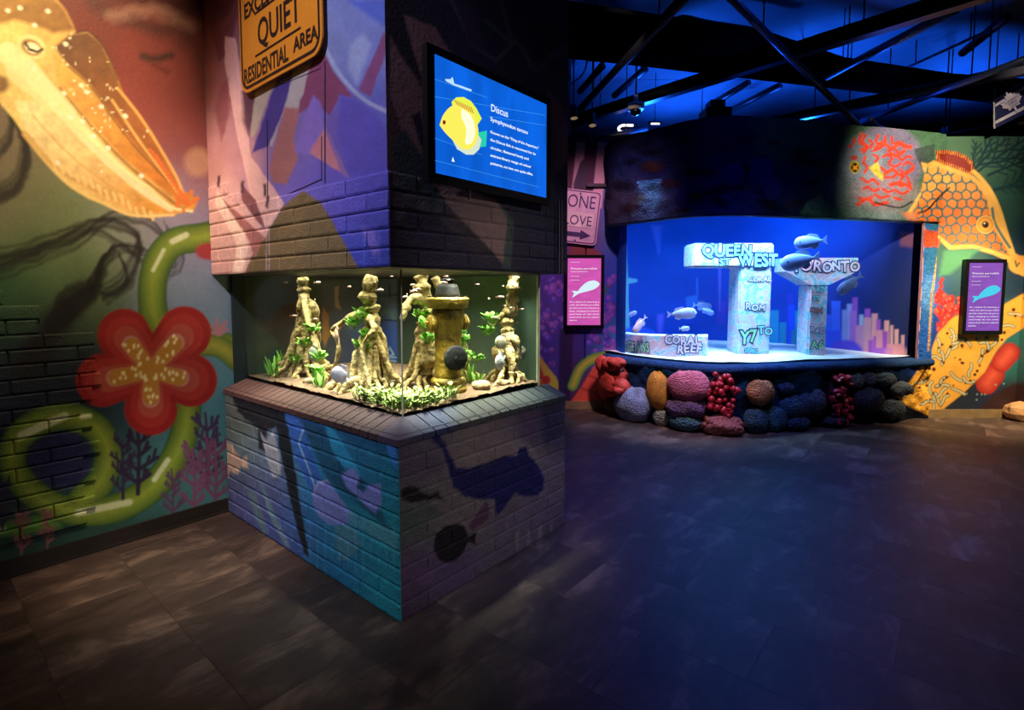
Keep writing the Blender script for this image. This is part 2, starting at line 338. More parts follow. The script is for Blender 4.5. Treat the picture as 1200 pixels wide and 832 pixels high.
# ------------------------------------------------------------------ mural paint (outlines traced in photo pixels)
def strokes_path(pts): return smooth(pts, 6)
def paint_left(x, y):
    c = Canvas(x, y)
    wx, wy = (fbm(x, y, 40, 3) - .5) * 26, (fbm(x, y, 40, 9) - .5) * 26
    c.x, c.y = x + wx, y + wy
    c.rbf([(60, -60, '#6e2620'), (150, 10, '#6a201a'), (200, 60, '#8a322c'), (240, 20, '#5c1a1c'), (245, 130, '#5c1e28'), (200, 120, '#96403a'), (210, 175, '#94544e'), (0, 200, '#7a6a58'), (40, 250, '#6f7c55'),
           (120, 285, '#7e9466'), (10, 350, '#2f6a34'), (90, 330, '#5c7a48'), (190, 260, '#9088a0'), (230, 310, '#8690a6'), (245, 360, '#6f8ca0'), (230, 450, '#4f8a94'),
           (200, 520, '#3f7a84'), (250, 560, '#3c7078'), (130, 470, '#1a2c38'), (70, 390, '#0c1420'), (10, 390, '#142436'), (10, 450, '#101c3c'), (60, 450, '#0c1426'), (60, 540, '#141c44'), (20, 640, '#1a3c30'), (120, 620, '#1c463c'),
           (-120, 100, '#8a4a38'), (-150, 400, '#26406a'), (-100, 600, '#1f3f44'), (640, 380, '#4a3488'), (560, 200, '#26306a'), (400, 300, '#2a3550')], 42)
    c.x, c.y = x, y
    L2 = lambda p: T(p, 0, 240, 1.98)
    # dark red clouds behind the cuttlefish
    c.stroke(strokes_path([(110, 5), (150, 22), (190, 34), (215, 20)]), 9, '#4e1612', 7, .9, wob=5)
    c.stroke(strokes_path([(215, 40), (235, 70), (245, 110)]), 9, '#3e1014', 9, .6, wob=5)
    c.stroke(strokes_path([(120, -10), (170, -2), (230, 10)]), 9, '#4a1412', 7, .8, wob=5)
    c.stroke(strokes_path([(130, 18), (175, 12), (225, 30)]), 7, '#b98a7a', 6, .45, wob=5)
    c.stroke(strokes_path([(168, 66), (182, 69), (200, 65)]), 4.5, '#3a0f10', 3.5, .9)
    c.stroke(strokes_path([(180, 76), (196, 84)]), 3, '#5a1a18', 3, .7)
    c.ell(232, 190, 16, 17, '#c9a07a', 4, .55); 
    # smoke
    for pts, w, w2, a, n in [([(-60, 330), (0, 318), (40, 300), (90, 282), (130, 255), (160, 258), (190, 275), (200, 305), (185, 335)], 2.2, .8, .42, 6),
                       ([(-40, 300), (20, 300), (70, 280), (110, 262), (150, 268), (165, 290), (150, 330), (120, 350)], 2, 2.5, .4, 6),
                       ([(0, 312), (60, 286), (100, 270), (140, 285), (170, 310), (200, 320), (215, 300), (195, 268)], 1.5, .7, .5, 4),
                       ([(60, 400), (80, 355), (110, 335), (125, 300), (150, 290), (175, 300)], 4.5, 1, .5, 5),
                       ([(-10, 240), (25, 215), (30, 170), (10, 120)], 5, 3, .4, 5), ([(-30, 200), (0, 180), (15, 150), (0, 90)], 4, 2, .4, 4),
                       ([(60, 385), (95, 360), (112, 335), (118, 310), (135, 290)], 4, 1.2, .5, 5), ([(105, 340), (135, 345), (150, 325), (140, 300)], 1.6, .8, .5, 4)]:
        for k in range(n):
            o_ = (k - n / 2) * 3.2; c.stroke(strokes_path([(x_ + o_ * (.3 + .5 * math.sin(i_ * 1.3 + k)), y_ + o_ * (.9 + .5 * math.cos(i_ * .9 + k))) for i_, (x_, y_) in enumerate(pts)]), w, '#120d0c', 1.8, min(1, a * 1.25), w2, wob=3)
    c.stroke(strokes_path([(40, 420), (62, 385), (90, 350), (100, 340)]), 22, '#0c0a0c', 8, .85, 8, wob=6)
    # cuttlefish
    S = lambda p: T(p, 0, 0, 3.2)
    body = S([(-60, -60), (200, -20), (245, 35), (275, 95), (285, 125), (330, 118), (380, 165), (410, 220), (440, 290), (470, 370), (520, 425), (570, 495), (620, 585), (660, 655), (682, 716),
              (722, 728), (742, 760), (725, 790), (690, 795), (655, 805), (560, 818), (480, 805), (400, 770), (330, 745), (260, 700), (190, 625), (130, 560), (90, 505), (50, 445), (10, 400), (-60, 300)])
    def shade(h0, h1, ax, ay, k0, k1, sd_=4):
        def fn(px, py, sd):
            t = np.clip(((px * ax + py * ay) - k0) / (k1 - k0), 0, 1)[:, None]
            return (hx(h0) * (1 - t) + hx(h1) * t) * (.72 + .56 * fbm(px, py, 9, sd_))[:, None]
        return fn
    c.poly(body, shade('#f2d680', '#c88830', 1, -.5, -20, 120), 1.2)
    # mantle, dark upper arm, middle arm, broad pale lower arm
    c.poly(S([(-60, -60), (200, -10), (245, 35), (280, 110), (200, 125), (120, 90), (50, 75), (0, 90), (-60, 90)]), shade('#a87c34', '#8a5e28', 1, 0, 0, 90), 3)
    c.poly(S([(205, 175), (260, 130), (330, 120), (380, 165), (415, 240), (445, 310), (475, 375), (560, 490), (640, 630), (680, 716), (640, 690), (520, 560), (430, 450), (340, 320), (250, 240)]), shade('#5e3c22', '#b06a30', 1, 1, 110, 380, 7), 2.2)
    c.poly(S([(200, 200), (250, 240), (340, 320), (430, 450), (520, 560), (640, 690), (700, 770), (600, 700), (460, 590), (330, 450), (220, 320)]), shade('#e0b054', '#c87c2c', 1, 1, 130, 400, 9), 2)
    c.poly(S([(60, 380), (150, 380), (260, 480), (400, 620), (560, 750), (660, 800), (540, 800), (400, 755), (270, 690), (160, 580), (90, 490)]), shade('#ffeeb0', '#d89a3c', 1, 1, 150, 420, 2), 3.5)
    c.poly(S([(0, 280), (25, 290), (35, 320), (20, 345), (0, 350), (-30, 320)]), '#6e3a22', 3, .85)
    for pts, w, w2, col, a in [([(30, 200), (140, 300), (260, 440), (400, 590), (540, 715), (640, 785)], 13, 3, '#fff4c0', .7), ([(80, 260), (170, 350), (260, 420)], 18, 8, '#fff2b8', .6),
                       ([(225, 330), (340, 470), (470, 610), (600, 720), (690, 790)], 1.1, 1.1, '#6a4018', .8), ([(250, 245), (345, 330), (435, 460), (525, 570), (650, 700)], 1.0, 1.0, '#5a3216', .8),
                       ([(440, 330), (520, 430), (600, 555), (660, 660), (685, 720)], 1.3, 1.2, '#ffc066', .95), ([(420, 375), (520, 525), (610, 645), (680, 740)], 1.2, 1, '#ffcc70', .9),
                       ([(215, 380), (330, 505), (460, 630), (560, 705), (640, 775), (720, 792)], 1.7, 1.5, '#fff0a8', .95), ([(90, 505), (180, 615), (270, 700), (400, 768), (500, 808), (650, 806)], 1.7, 1.3, '#ffd98a', .95),
                       ([(90, 500), (200, 620), (330, 700), (480, 760)], 4, 1, '#c08a34', .45), ([(120, 430), (240, 560), (360, 660), (500, 750)], 1, .8, '#c8963c', .6), ([(285, 125), (330, 118), (380, 165), (412, 225), (440, 300)], .9, .9, '#3c2412', .8)]:
        c.stroke(strokes_path(S(pts)), w, col, 1.3, a, w2)
    c.ell(*S([(118, 175)])[0], 17, 13.5, '#f6e6a0', 1.5, 1, .5); c.ell(*S([(118, 178)])[0], 13, 9, '#a8843c', 1.2, 1, .5); c.ell(*S([(122, 180)])[0], 9, 6, '#fff6d0', 1, 1, .4)
    c.stroke(S([(95, 160), (110, 185), (140, 195), (160, 185)]), 1.6, '#3c2c14', .8)
    rr = np.random.default_rng(3)
    for k in range(55):
        t = rr.random(); u = rr.normal(0, 1)
        px, py = S([(220 + 290 * t + u * 55, 160 + 400 * t - u * 45)])[0]
        if _inside(px, py, body, 3): c.ell(px, py, .6 + 1.3 * rr.random() ** 2, .7 + 1.5 * rr.random() ** 2, '#fff3c4', .7, .9)
    for q in [(75, 30), (180, 42), (30, 40), (240, 350), (265, 440), (305, 320), (325, 345), (380, 400), (310, 455), (350, 510), (405, 555), (125, 258), (215, 610), (470, 435), (530, 660), (130, 95), (246, 165)]:
        c.ell(*S([q])[0], 3.2, 2.6, '#fff6d8', .9, .95, .6)
    for k in range(16):
        q = np.array([560 + 9 * k, 560 + 13.5 * k]); c.stroke(S([q, q + (14 + 6 * rr.random(), 10)]), 1.5, '#e0722c', .8, .9)
    for k in range(22):
        c.ell(*S([(690 + rr.normal(0, 22), 752 + rr.normal(0, 16))])[0], 2.4, 3.2, '#d8762c', .8, .9)
    for k in range(14):
        q = np.array([200 + 28 * k, 600 + 15 * k + 8 * rr.normal()]); c.stroke(S([q, q + (10, 30)]), 1.6, '#ffdc90', .9, .7)
    # green tube
    def tube(hi, lo):
        return lambda px, py, q: hx(hi) * np.clip(1 - q, 0, 1)[:, None] ** .8 + hx(lo) * (1 - np.clip(1 - q, 0, 1)[:, None] ** .8)
    c.stroke(strokes_path(L2([(-160, 790), (-40, 760), (60, 745), (130, 735)])), 11, tube('#4f8a2c', '#1c4620'), 1.2)
    c.stroke(strokes_path(L2([(530, 62), (470, 75), (400, 90), (360, 150), (355, 240), (380, 320), (430, 430), (425, 540), (370, 640), (280, 700), (180, 712), (90, 680), (30, 610), (40, 545), (90, 505), (160, 492), (225, 520), (252, 580), (235, 640), (190, 685)])), 17, tube('#88a032', '#1a4c18'), 1.2)
    c.stroke(strokes_path(L2([(545, 330), (500, 320), (470, 310)])), 14, tube('#a8a83c', '#3a6a26'), 1.2)
    c.stroke(strokes_path(L2([(460, 325), (510, 330), (560, 370), (600, 420)])), 13, tube('#a8a83c', '#3a6a26'), 1.2)
    c.ell(*L2([(145, 590)])[0], 33, 32, '#141c4e', 3)
    c.ell(*L2([(485, 108)])[0], 16, 10, '#a03a3a', 2)
    for a, b_, w in [((400, 85), (432, 70), 4.5), ((355, 152), (380, 105), 3), ((50, 535), (150, 490), 6), ((190, 492), (208, 490), 3.5), ((180, 715), (300, 690), 5), ((358, 638), (390, 592), 4), ((-10, 758), (10, 752), 3)]:
        c.stroke(L2([a, b_]), w / 1.3, '#d6e2b4', 1.2, .8)
    # branching weeds
    for bx, by, s, col in [(320, 610, 1, '#241a38'), (285, 640, .7, '#2a1f44'), (480, 600, .9, '#3a2a4c'), (450, 670, .8, '#74486c'), (500, 650, .8, '#6a3f62'), (50, 780, .5, '#7c4a4e'), (110, 770, .45, '#7c4a4e'), (400, 690, .6, '#553a5e'), (508, 300, .55, '#b07a86'), (5, 720, .6, '#2c2444')]:
        P = lambda dx, dy: L2([(bx + dx * s, by + dy * s)])[0]
        if s == .55:
            for dx, dy in [(-35, -40), (-12, -62), (12, -45), (35, -55), (40, -20), (-40, -10)]: c.stroke([P(0, 0), P(dx, dy)], 2.6, col, .8, 1, 1.5)
            continue
        rw = np.random.default_rng(int(bx + by)); c.stroke([P(0, 60), P(3, -40), P(-4, -130)], 2.8 * s, col, .8, 1, 1.8 * s)
        for k, dy in enumerate((35, 5, -25, -55, -85, -110)):
            for sg in (-1, 1):
                if rw.random() < .2: continue
                L_ = rw.uniform(28, 50) * (1 - .05 * k); e = np.array([sg * L_, dy - L_ * rw.uniform(.5, 1.0)])
                c.stroke([P(0, dy), P(*e)], 2.6 * s, col, .8, 1, 2.0 * s)
                for t_ in (.45, .75): c.stroke([P(e[0] * t_, dy + (e[1] - dy) * t_), P(e[0] * t_ + sg * rw.uniform(-4, 10), dy + (e[1] - dy) * t_ - rw.uniform(14, 26))], 2.0 * s, col, .8)
    # flower
    Cn = np.array([350, 385])
    pet = [(-62, -82), (78, -88), (92, 22), (0, 88), (-112, 22)]
    for rad, ln, col, sf in [(62, 1, '#9c1c1a', 1.2), (48, .95, '#ae2e28', 1.2), (30, .9, '#b8503f', 1), (20, .75, '#cc9080', 1)]:
        for d in pet:
            c.stroke(L2([Cn, Cn + np.array(d) * ln]), rad * .72 / 1.98, col, sf, 1, rad / 1.98)
    for d in pet:
        c.stroke(L2([Cn, Cn + np.array(d) * .7]), 8.5, '#c48a2c', 1, 1, 9.5)
    for d in pet:
        d = np.array(d); nrm = np.array([-d[1], d[0]]) / np.hypot(*d)
        for k in range(13):
            c.ell(*L2([Cn + d * (.1 + .75 * rr.random()) + nrm * rr.uniform(-15, 15)])[0], 1.7, 2.3, '#fbe6a8', .7, .95)
    # far end of this wall, beyond the pillar
    back_scene(c)
    c.mottle(30, .12, 5)
    c.c *= 1.0
    return c.c

def back_scene(c):
    rr = np.random.default_rng(5)
    if c.x.max() < 560: return
    i = c.x > 500
    for k in range(260):
        px, py = rr.uniform(600, 722), rr.uniform(325, 432)
        if py > 395 and 655 < px < 690: continue
        col = ['#5a3ab0', '#7a48b8', '#8a4aa8', '#4a2f96', '#9a5ab0', '#6a2f7e'][int(rr.integers(6))]
        r = rr.uniform(2.6, 4.6); c.ell(px, py, r, r, col, .7); c.ell(px - r * .3, py - r * .3, r * .45, r * .45, '#a884d8', .9, .5)
    c.poly([(620, 470), (625, 412), (632, 416), (642, 430), (652, 442), (656, 452), (656, 480)], '#e6c23c')
    c.stroke([(628, 428), (632, 440)], 5, '#d8382c'); c.stroke([(640, 445), (634, 455)], 5, '#d8382c'); c.stroke([(632, 450), (626, 455)], 5, '#e87a2c')
    c.poly([(656, 385), (672, 385), (668, 472), (654, 472)], '#33184a')
    c.stroke(smooth([(671, 452), (680, 432), (694, 421), (712, 417)]), 6, lambda x, y, q: hx('#d8c83c') * (1 - q)[:, None] + hx('#4aa83c') * q[:, None], 1)
    c.poly([(668, 472), (682, 452), (694, 432), (704, 420), (716, 416), (720, 480)], '#e2543a'); c.stroke([(682, 455), (700, 462), (712, 470)], 1.5, '#b83a2c')
    c.stroke([(690, 440), (704, 446)], 1.4, '#b83a2c')
    c.ell(706, 340, 8, 6, '#3a6a7a', 1.5)

def paint_back(x, y):
    c = Canvas(x, y)
    c.rbf([(660, 150, '#1c3a4a'), (700, 160, '#24465a'), (660, 200, '#6a3a5a'), (720, 180, '#1c2c5a'), (690, 260, '#7a3a6a'), (715, 260, '#2070b0'), (722, 330, '#2058c0'), (700, 330, '#3a48a8'), (660, 320, '#7a3a66'), (640, 350, '#4a3a9a'),
           (690, 400, '#4a2f86'), (720, 410, '#2a8ac0'), (680, 450, '#5a2456'), (640, 440, '#40204e'), (400, 300, '#2a2a50')], 16)
    # striped board painted above the sign
    c.poly([(650, 165), (716, 170), (712, 186), (700, 248), (650, 246)], '#4a1a34'); 
    for x0, x1 in [(676, 686), (701, 713)]:
        c.poly([(x0, 166), (x1, 167), (x1 - 8, 244), (x0 - 8, 244)], '#d8b0b0')
    c.poly([(672, 215), (680, 190), (684, 186), (688, 200), (690, 250), (670, 250)], '#3a2a40')
    c.poly([(668, 300), (672, 284), (690, 288), (704, 296), (704, 300)], '#8a4038')
    back_scene(c); c.mottle(20, .12, 2)
    return c.c

def voro_lines(px, py, sc, seed):
    """hexagonal cells with slight jitter: returns (F2-F1, cell id)"""
    h = sc * .866; d1 = np.full(len(px), 1e9); d2 = d1.copy(); cid = np.zeros(len(px))
    j0 = np.floor(py / h)
    for dj in (-2, -1, 0, 1, 2):
        j = j0 + dj; off = (j % 2) * sc * .5; i0 = np.floor((px - off) / sc)
        for di in (-1, 0, 1, 2):
            i = i0 + di; qx = i * sc + off + (_hash(i, j, seed) - .5) * sc * .3; qy = j * h + (_hash(i, j, seed + 3) - .5) * sc * .3
            d = np.hypot(px - qx, py - qy); n = d < d1
            d2 = np.where(n, d1, np.minimum(d2, d)); cid = np.where(n, _hash(i, j, seed + 9), cid); d1 = np.where(n, d, d1)
    return d2 - d1, cid

def paint_reef(x, y):
    """one picture that runs over the rock front, the canopy and the wall beside it"""
    c = Canvas(x, y); rr = np.random.default_rng(8)
    c.x, c.y = x + (fbm(x, y, 25, 2) - .5) * 18, y + (fbm(x, y, 25, 6) - .5) * 18
    c.rbf([(715, 160, '#1a2438'), (730, 200, '#12264e'), (722, 240, '#46484e'), (740, 250, '#2a3a5a'), (780, 170, '#101a3c'), (850, 150, '#10183a'), (850, 230, '#12205a'), (920, 220, '#0e1a48'), (960, 190, '#182a3a'), (925, 160, '#30503e'), (960, 155, '#3e5f46'), (985, 175, '#46664c'),
           (1000, 230, '#7a8890'), (985, 245, '#4a7a60'), (950, 245, '#162a3c'), (1010, 165, '#46684c'), (1060, 190, '#4a6a50'), (1120, 175, '#4a6e52'), (1180, 170, '#3e6450'), (1190, 230, '#285044'), (1170, 260, '#24463e'),
           (1105, 300, '#42705a'), (1120, 300, '#305454'), (1200, 290, '#16344c'), (1085, 330, '#1c4aa0'), (1078, 380, '#143a90'), (1080, 420, '#123072'), (1110, 340, '#2a4a50'), (1140, 470, '#1a2430'), (1165, 480, '#182c54'), (1190, 420, '#2a6a68'), (1200, 470, '#2a1020'),
           (715, 440, '#182e52'), (780, 430, '#123a62'), (850, 440, '#12324e'), (930, 445, '#124048'), (1000, 440, '#0e1c28'), (1040, 450, '#0c1626'), (760, 480, '#22345a'), (850, 490, '#101e38'), (920, 480, '#0e2a3c'), (1000, 480, '#0a1524'), (1050, 485, '#070b18')], 17)
    c.x, c.y = x, y
    # dark fish and rock shapes on the canopy
    for k in range(42):
        px, py = rr.uniform(725, 960), rr.uniform(155, 248); w = rr.uniform(5, 16)
        c.ell(px, py, w, w * rr.uniform(.25, .5), ['#05080f', '#070b1a', '#2a1c14', '#0c1440'][int(rr.integers(4))], 2.5, .8, rr.uniform(-.3, .3))
    for px, py, r in [(893, 198, 13), (905, 220, 11), (860, 205, 12)]: c.ell(px, py, r, r * 1.1, '#16206a', 2.5, .8)
    # green rock
    c.poly([(938, 252), (945, 238), (958, 230), (972, 238), (985, 246), (992, 256)], '#4a7a5c', 2, 1, wob=3)
    S = lambda p: T(p, 980, 130, 4.377)
    # sea fan branches
    for base, tip in [((700, 330), (963, 150)), ((710, 300), (720, 160)), ((720, 290), (800, 140)), ((730, 280), (880, 140)), ((740, 275), (963, 215)), ((800, 410), (963, 330)), ((800, 405), (963, 390)), ((780, 330), (963, 260))]:
        b, t = np.array(base, float), np.array(tip, float); mid = (b + t) / 2 + (rr.normal(0, 12), rr.normal(0, 12))
        c.stroke(smooth(S([b, mid, t])), 1.6, '#103238', .7, 1, .9)
        for k in range(6):
            q = b + (t - b) * (.25 + .12 * k); d = t - b; e = q + d * .22 + np.array([-d[1], d[0]]) * .16 * (-1) ** k
            c.stroke(S([q, e]), 1.0, '#123a3e', .6)
    # brain fish with red squiggles
    c.ell(*S([(255, 255)])[0], 44, 42, '#78708c', 3, .95); c.ell(*S([(140, 260)])[0], 26, 30, '#8492a2', 5, .8)
    c.ell(*S([(250, 420)])[0], 40, 20, '#a08a94', 6, .7)
    for k in range(11): c.stroke(S([(400 + 4 * k, 200 + 9 * k), (500, 175 + 10 * k)]), 1.0, '#3a4a44', .6)
    for pts in [[(150, 125), (135, 160), (160, 185), (140, 215)], [(215, 125), (205, 160), (235, 175)], [(250, 130), (250, 165), (225, 190), (190, 205)], [(285, 135), (290, 165), (330, 160), (345, 185), (385, 180)], [(270, 200), (300, 195), (320, 215), (350, 205)], [(240, 235), (265, 225), (285, 245), (270, 270), (300, 285), (330, 270)],
                [(315, 235), (340, 250), (365, 232), (388, 240)], [(345, 275), (370, 262), (390, 275)], [(230, 290), (255, 310), (285, 305)], [(330, 300), (345, 330), (330, 355)], [(360, 320), (385, 300), (398, 285)], [(365, 340), (375, 370), (385, 400)], [(250, 340), (290, 340), (305, 325)], [(275, 375), (310, 370), (330, 385), (360, 375)],
                [(150, 235), (140, 265), (160, 290), (145, 315)], [(190, 225), (215, 240), (200, 262)], [(130, 345), (160, 365), (190, 350), (215, 375)], [(140, 400), (165, 390), (190, 410), (220, 400)], [(240, 400), (265, 415), (300, 405)], [(310, 410), (340, 425), (370, 410)], [(115, 445), (150, 455), (185, 440)], [(200, 430), (230, 445), (270, 435)], [(300, 445), (330, 455)], [(95, 140), (85, 170), (65, 185)], [(170, 150), (185, 165), (175, 190)]]:
        c.stroke(smooth(S(pts), 4), 1.5, '#e0402c', .6)
    for pts in [[(130, 120), (120, 160), (160, 180), (130, 200)], [(200, 190), (240, 160), (280, 190), (330, 170), (380, 190)], [(270, 210), (310, 230), (350, 205)], [(240, 330), (290, 300), (330, 330), (390, 300)], [(280, 380), (330, 370), (380, 390)], [(110, 480), (160, 450), (200, 480), (260, 470)]]:
        c.stroke(smooth(S(pts), 4), 2.0, '#ec4a30', .7)
    c.poly(S([(165, 290), (215, 262), (225, 305), (242, 330), (238, 360), (205, 335)]), '#d6c24a', 1)
    c.ell(*S([(95, 288)])[0], 6.4, 7.4, '#c9b43c', .8); c.ell(*S([(96, 290)])[0], 4.6, 5.6, '#100c0a', .7); c.poly(S([(80, 275), (97, 283), (112, 272), (107, 290), (113, 308), (97, 299), (82, 306), (88, 290)]), '#f0a428', .6)
    c.ell(*S([(92, 240)])[0], 4.5, 2.5, '#c0402c', 1)
    c.stroke(smooth(S([(200, 470), (260, 485), (330, 495), (390, 465)])), .8, '#140c10', .5)
    # honeycomb butterflyfish
    c.poly(S([(510, 205), (560, 200), (620, 210), (670, 232), (700, 262), (706, 300), (690, 332), (620, 300), (515, 262)]), lambda px, py, sd: np.where((np.sin(px * 2.4 + py * .3) > .2)[:, None] & (sd < 4)[:, None], hx('#e08a34'), hx('#8a2e24')), .8)
    bf = S([(435, 263), (470, 272), (500, 253), (560, 278), (620, 300), (700, 330), (760, 380), (800, 430), (840, 520), (870, 620), (900, 720), (940, 742), (1000, 760), (1000, 850), (950, 845), (900, 795), (870, 765), (800, 735), (700, 705), (580, 712), (520, 655), (420, 595), (360, 525), (400, 470), (440, 400), (455, 330)])
    c.poly(bf, '#eeb054', 1)
    inner = S([(460, 290), (510, 282), (600, 315), (690, 350), (740, 400), (775, 460), (790, 540), (820, 620), (870, 700), (890, 745), (800, 712), (700, 685), (590, 690), (530, 640), (430, 580), (390, 520), (430, 440)])
    def hexes(px, py, sd):
        e, cid = voro_lines(px, py, 11.5, 4); t = np.clip((py - 200) / 60 + (cid - .5) * .6, 0, 1)[:, None]
        cell = hx('#eea850') * (1 - t) + hx('#e07030') * t
        return np.where((e < 2.0)[:, None], hx('#466a6a'), cell)
    c.poly(inner, hexes, 1.2)
    c.stroke(smooth(S([(705, 312), (740, 345), (790, 410), (835, 505), (870, 620), (905, 725)])), 2.6, '#f4b858', .8)
    c.stroke(smooth(S([(800, 500), (812, 570), (850, 640), (890, 700)])), 1.6, '#466a6a', .7)
    e = S([(765, 583)])[0]
    for r, col in [(10.6, '#f0b050'), (9, '#8a6a3c'), (8, '#e89a3c'), (4, '#14110c')]: c.ell(e[0], e[1], r, r, col, .6)
    c.ell(e[0] - 1, e[1] - 1.5, 1, 1, '#e8e0c0', .5); c.ell(*S([(950, 790)])[0], 15, 11, '#ecaa4e', 1); c.stroke(S([(918, 770), (925, 798), (938, 780)]), 1, '#5a5a3c', .5)
    c.stroke(smooth(S([(420, 525), (470, 505), (520, 450), (580, 395)])), 1, '#2a1c14', .6)
    c.poly(S([(420, 665), (535, 655), (525, 700), (425, 705)]), '#d85a3a', 1.2); c.poly(S([(330, 520), (420, 520), (420, 580), (380, 570)]), '#d87a5a', 2, .8)
    c.poly([(1055, 272), (1097, 283), (1097, 291), (1057, 291)], '#c8502f', 1)
    # lower mural: berries, spotted puffer, red gourd
    W = lambda p: T(p, 1040, 280, 3.78)
    c.poly(W([(250, 50), (430, 40), (330, 110), (290, 150), (230, 170)]), '#4e8a62', 2, 1, wob=2)
    c.ell(*W([(190, 245)])[0], 13, 20, '#3a68b8', 3, .8)
    for k in range(60):
        q = (rr.uniform(212, 345), rr.uniform(235, 420))
        if q[1] < 235 + abs(q[0] - 235) * .25 or (q[0] > 255 and q[1] < 260): continue
        px, py = W([q])[0]; r = rr.uniform(2.4, 4.6); c.ell(px, py, r, r, ['#c02a24', '#a81e20', '#d84030'][k % 3], .6); c.ell(px - r * .3, py - r * .3, r * .4, r * .4, '#ee7a60', .7, .7)
    for k in range(14): 
        px, py = W([(232 + rr.normal(0, 6), 180 + 15 * k)])[0]; c.ell(px, py, 2.4, 2.4, '#b82a22', .6)
    for a, b_, r in [((440, 640), (470, 600), 13), ((505, 545), (540, 505), 12)]:
        c.stroke(W([a, b_]), r, lambda x_, y_, q: hx('#e05a40') * (1 - q)[:, None] + hx('#a81e1c') * q[:, None], .8)
    for k in range(8): c.ell(*W([(rr.uniform(340, 520), rr.uniform(640, 730))])[0], 1, 1, '#a0c8c0', .5, .7)
    c.poly(W([(400, 760), (470, 690), (560, 640), (640, 640), (640, 770)]), '#32150f', 2, .9)
    pf = W([(640, 225), (605, 240), (560, 265), (520, 288), (490, 320), (420, 322), (330, 330), (285, 352), (222, 420), (195, 490), (150, 560), (100, 630), (28, 690), (70, 728), (120, 752), (190, 785), (192, 762), (250, 752), (340, 680), (430, 592), (480, 500), (530, 440), (605, 392), (640, 385)])
    c.poly(pf, '#e8a83e', 1)
    for k in range(90):
        q = np.array([rr.uniform(60, 620), rr.uniform(250, 770)]); d = rr.choice([.4, .9, -.5, 1.4]); pts = [q]
        for m in range(3):
            d += rr.uniform(-.8, .8); pts.append(pts[-1] + 20 * np.array([math.cos(d), -math.sin(d)]))
        mx_, my_ = np.mean(W(pts), 0)
        if not _inside(mx_, my_, pf, 5): continue
        c.stroke(smooth(W(pts), 3), 2.0, '#5a4e34', .5); c.stroke(smooth(W(pts), 3), 1.15, '#c8c49a', .5)
    for k in range(130):
        q = W([(rr.uniform(40, 620), rr.uniform(240, 780))])[0]
        if _inside(*q, pf, 3): c.ell(*q, *( [rr.uniform(.7, 2.3)] * 2), '#4a1c14', .5)
    c.stroke(W([(60, 700), (130, 640), (180, 560)]), 1.2, '#3a2014', .8)
    c.mottle(16, .15, 7)
    return c.c
def _inside(x, y, poly, margin=0):
    p = np.asarray(poly); ins = False; dm = 1e9
    for (x0, y0), (x1, y1) in zip(p, np.roll(p, -1, 0)):
        if (y0 > y) != (y1 > y) and x < (x1 - x0) * (y - y0) / (y1 - y0) + x0: ins = not ins
        dx, dy = x1 - x0, y1 - y0; t = max(0, min(1, ((x - x0) * dx + (y - y0) * dy) / (dx * dx + dy * dy + 1e-9))); dm = min(dm, math.hypot(x - x0 - t * dx, y - y0 - t * dy))
    return ins and dm > margin

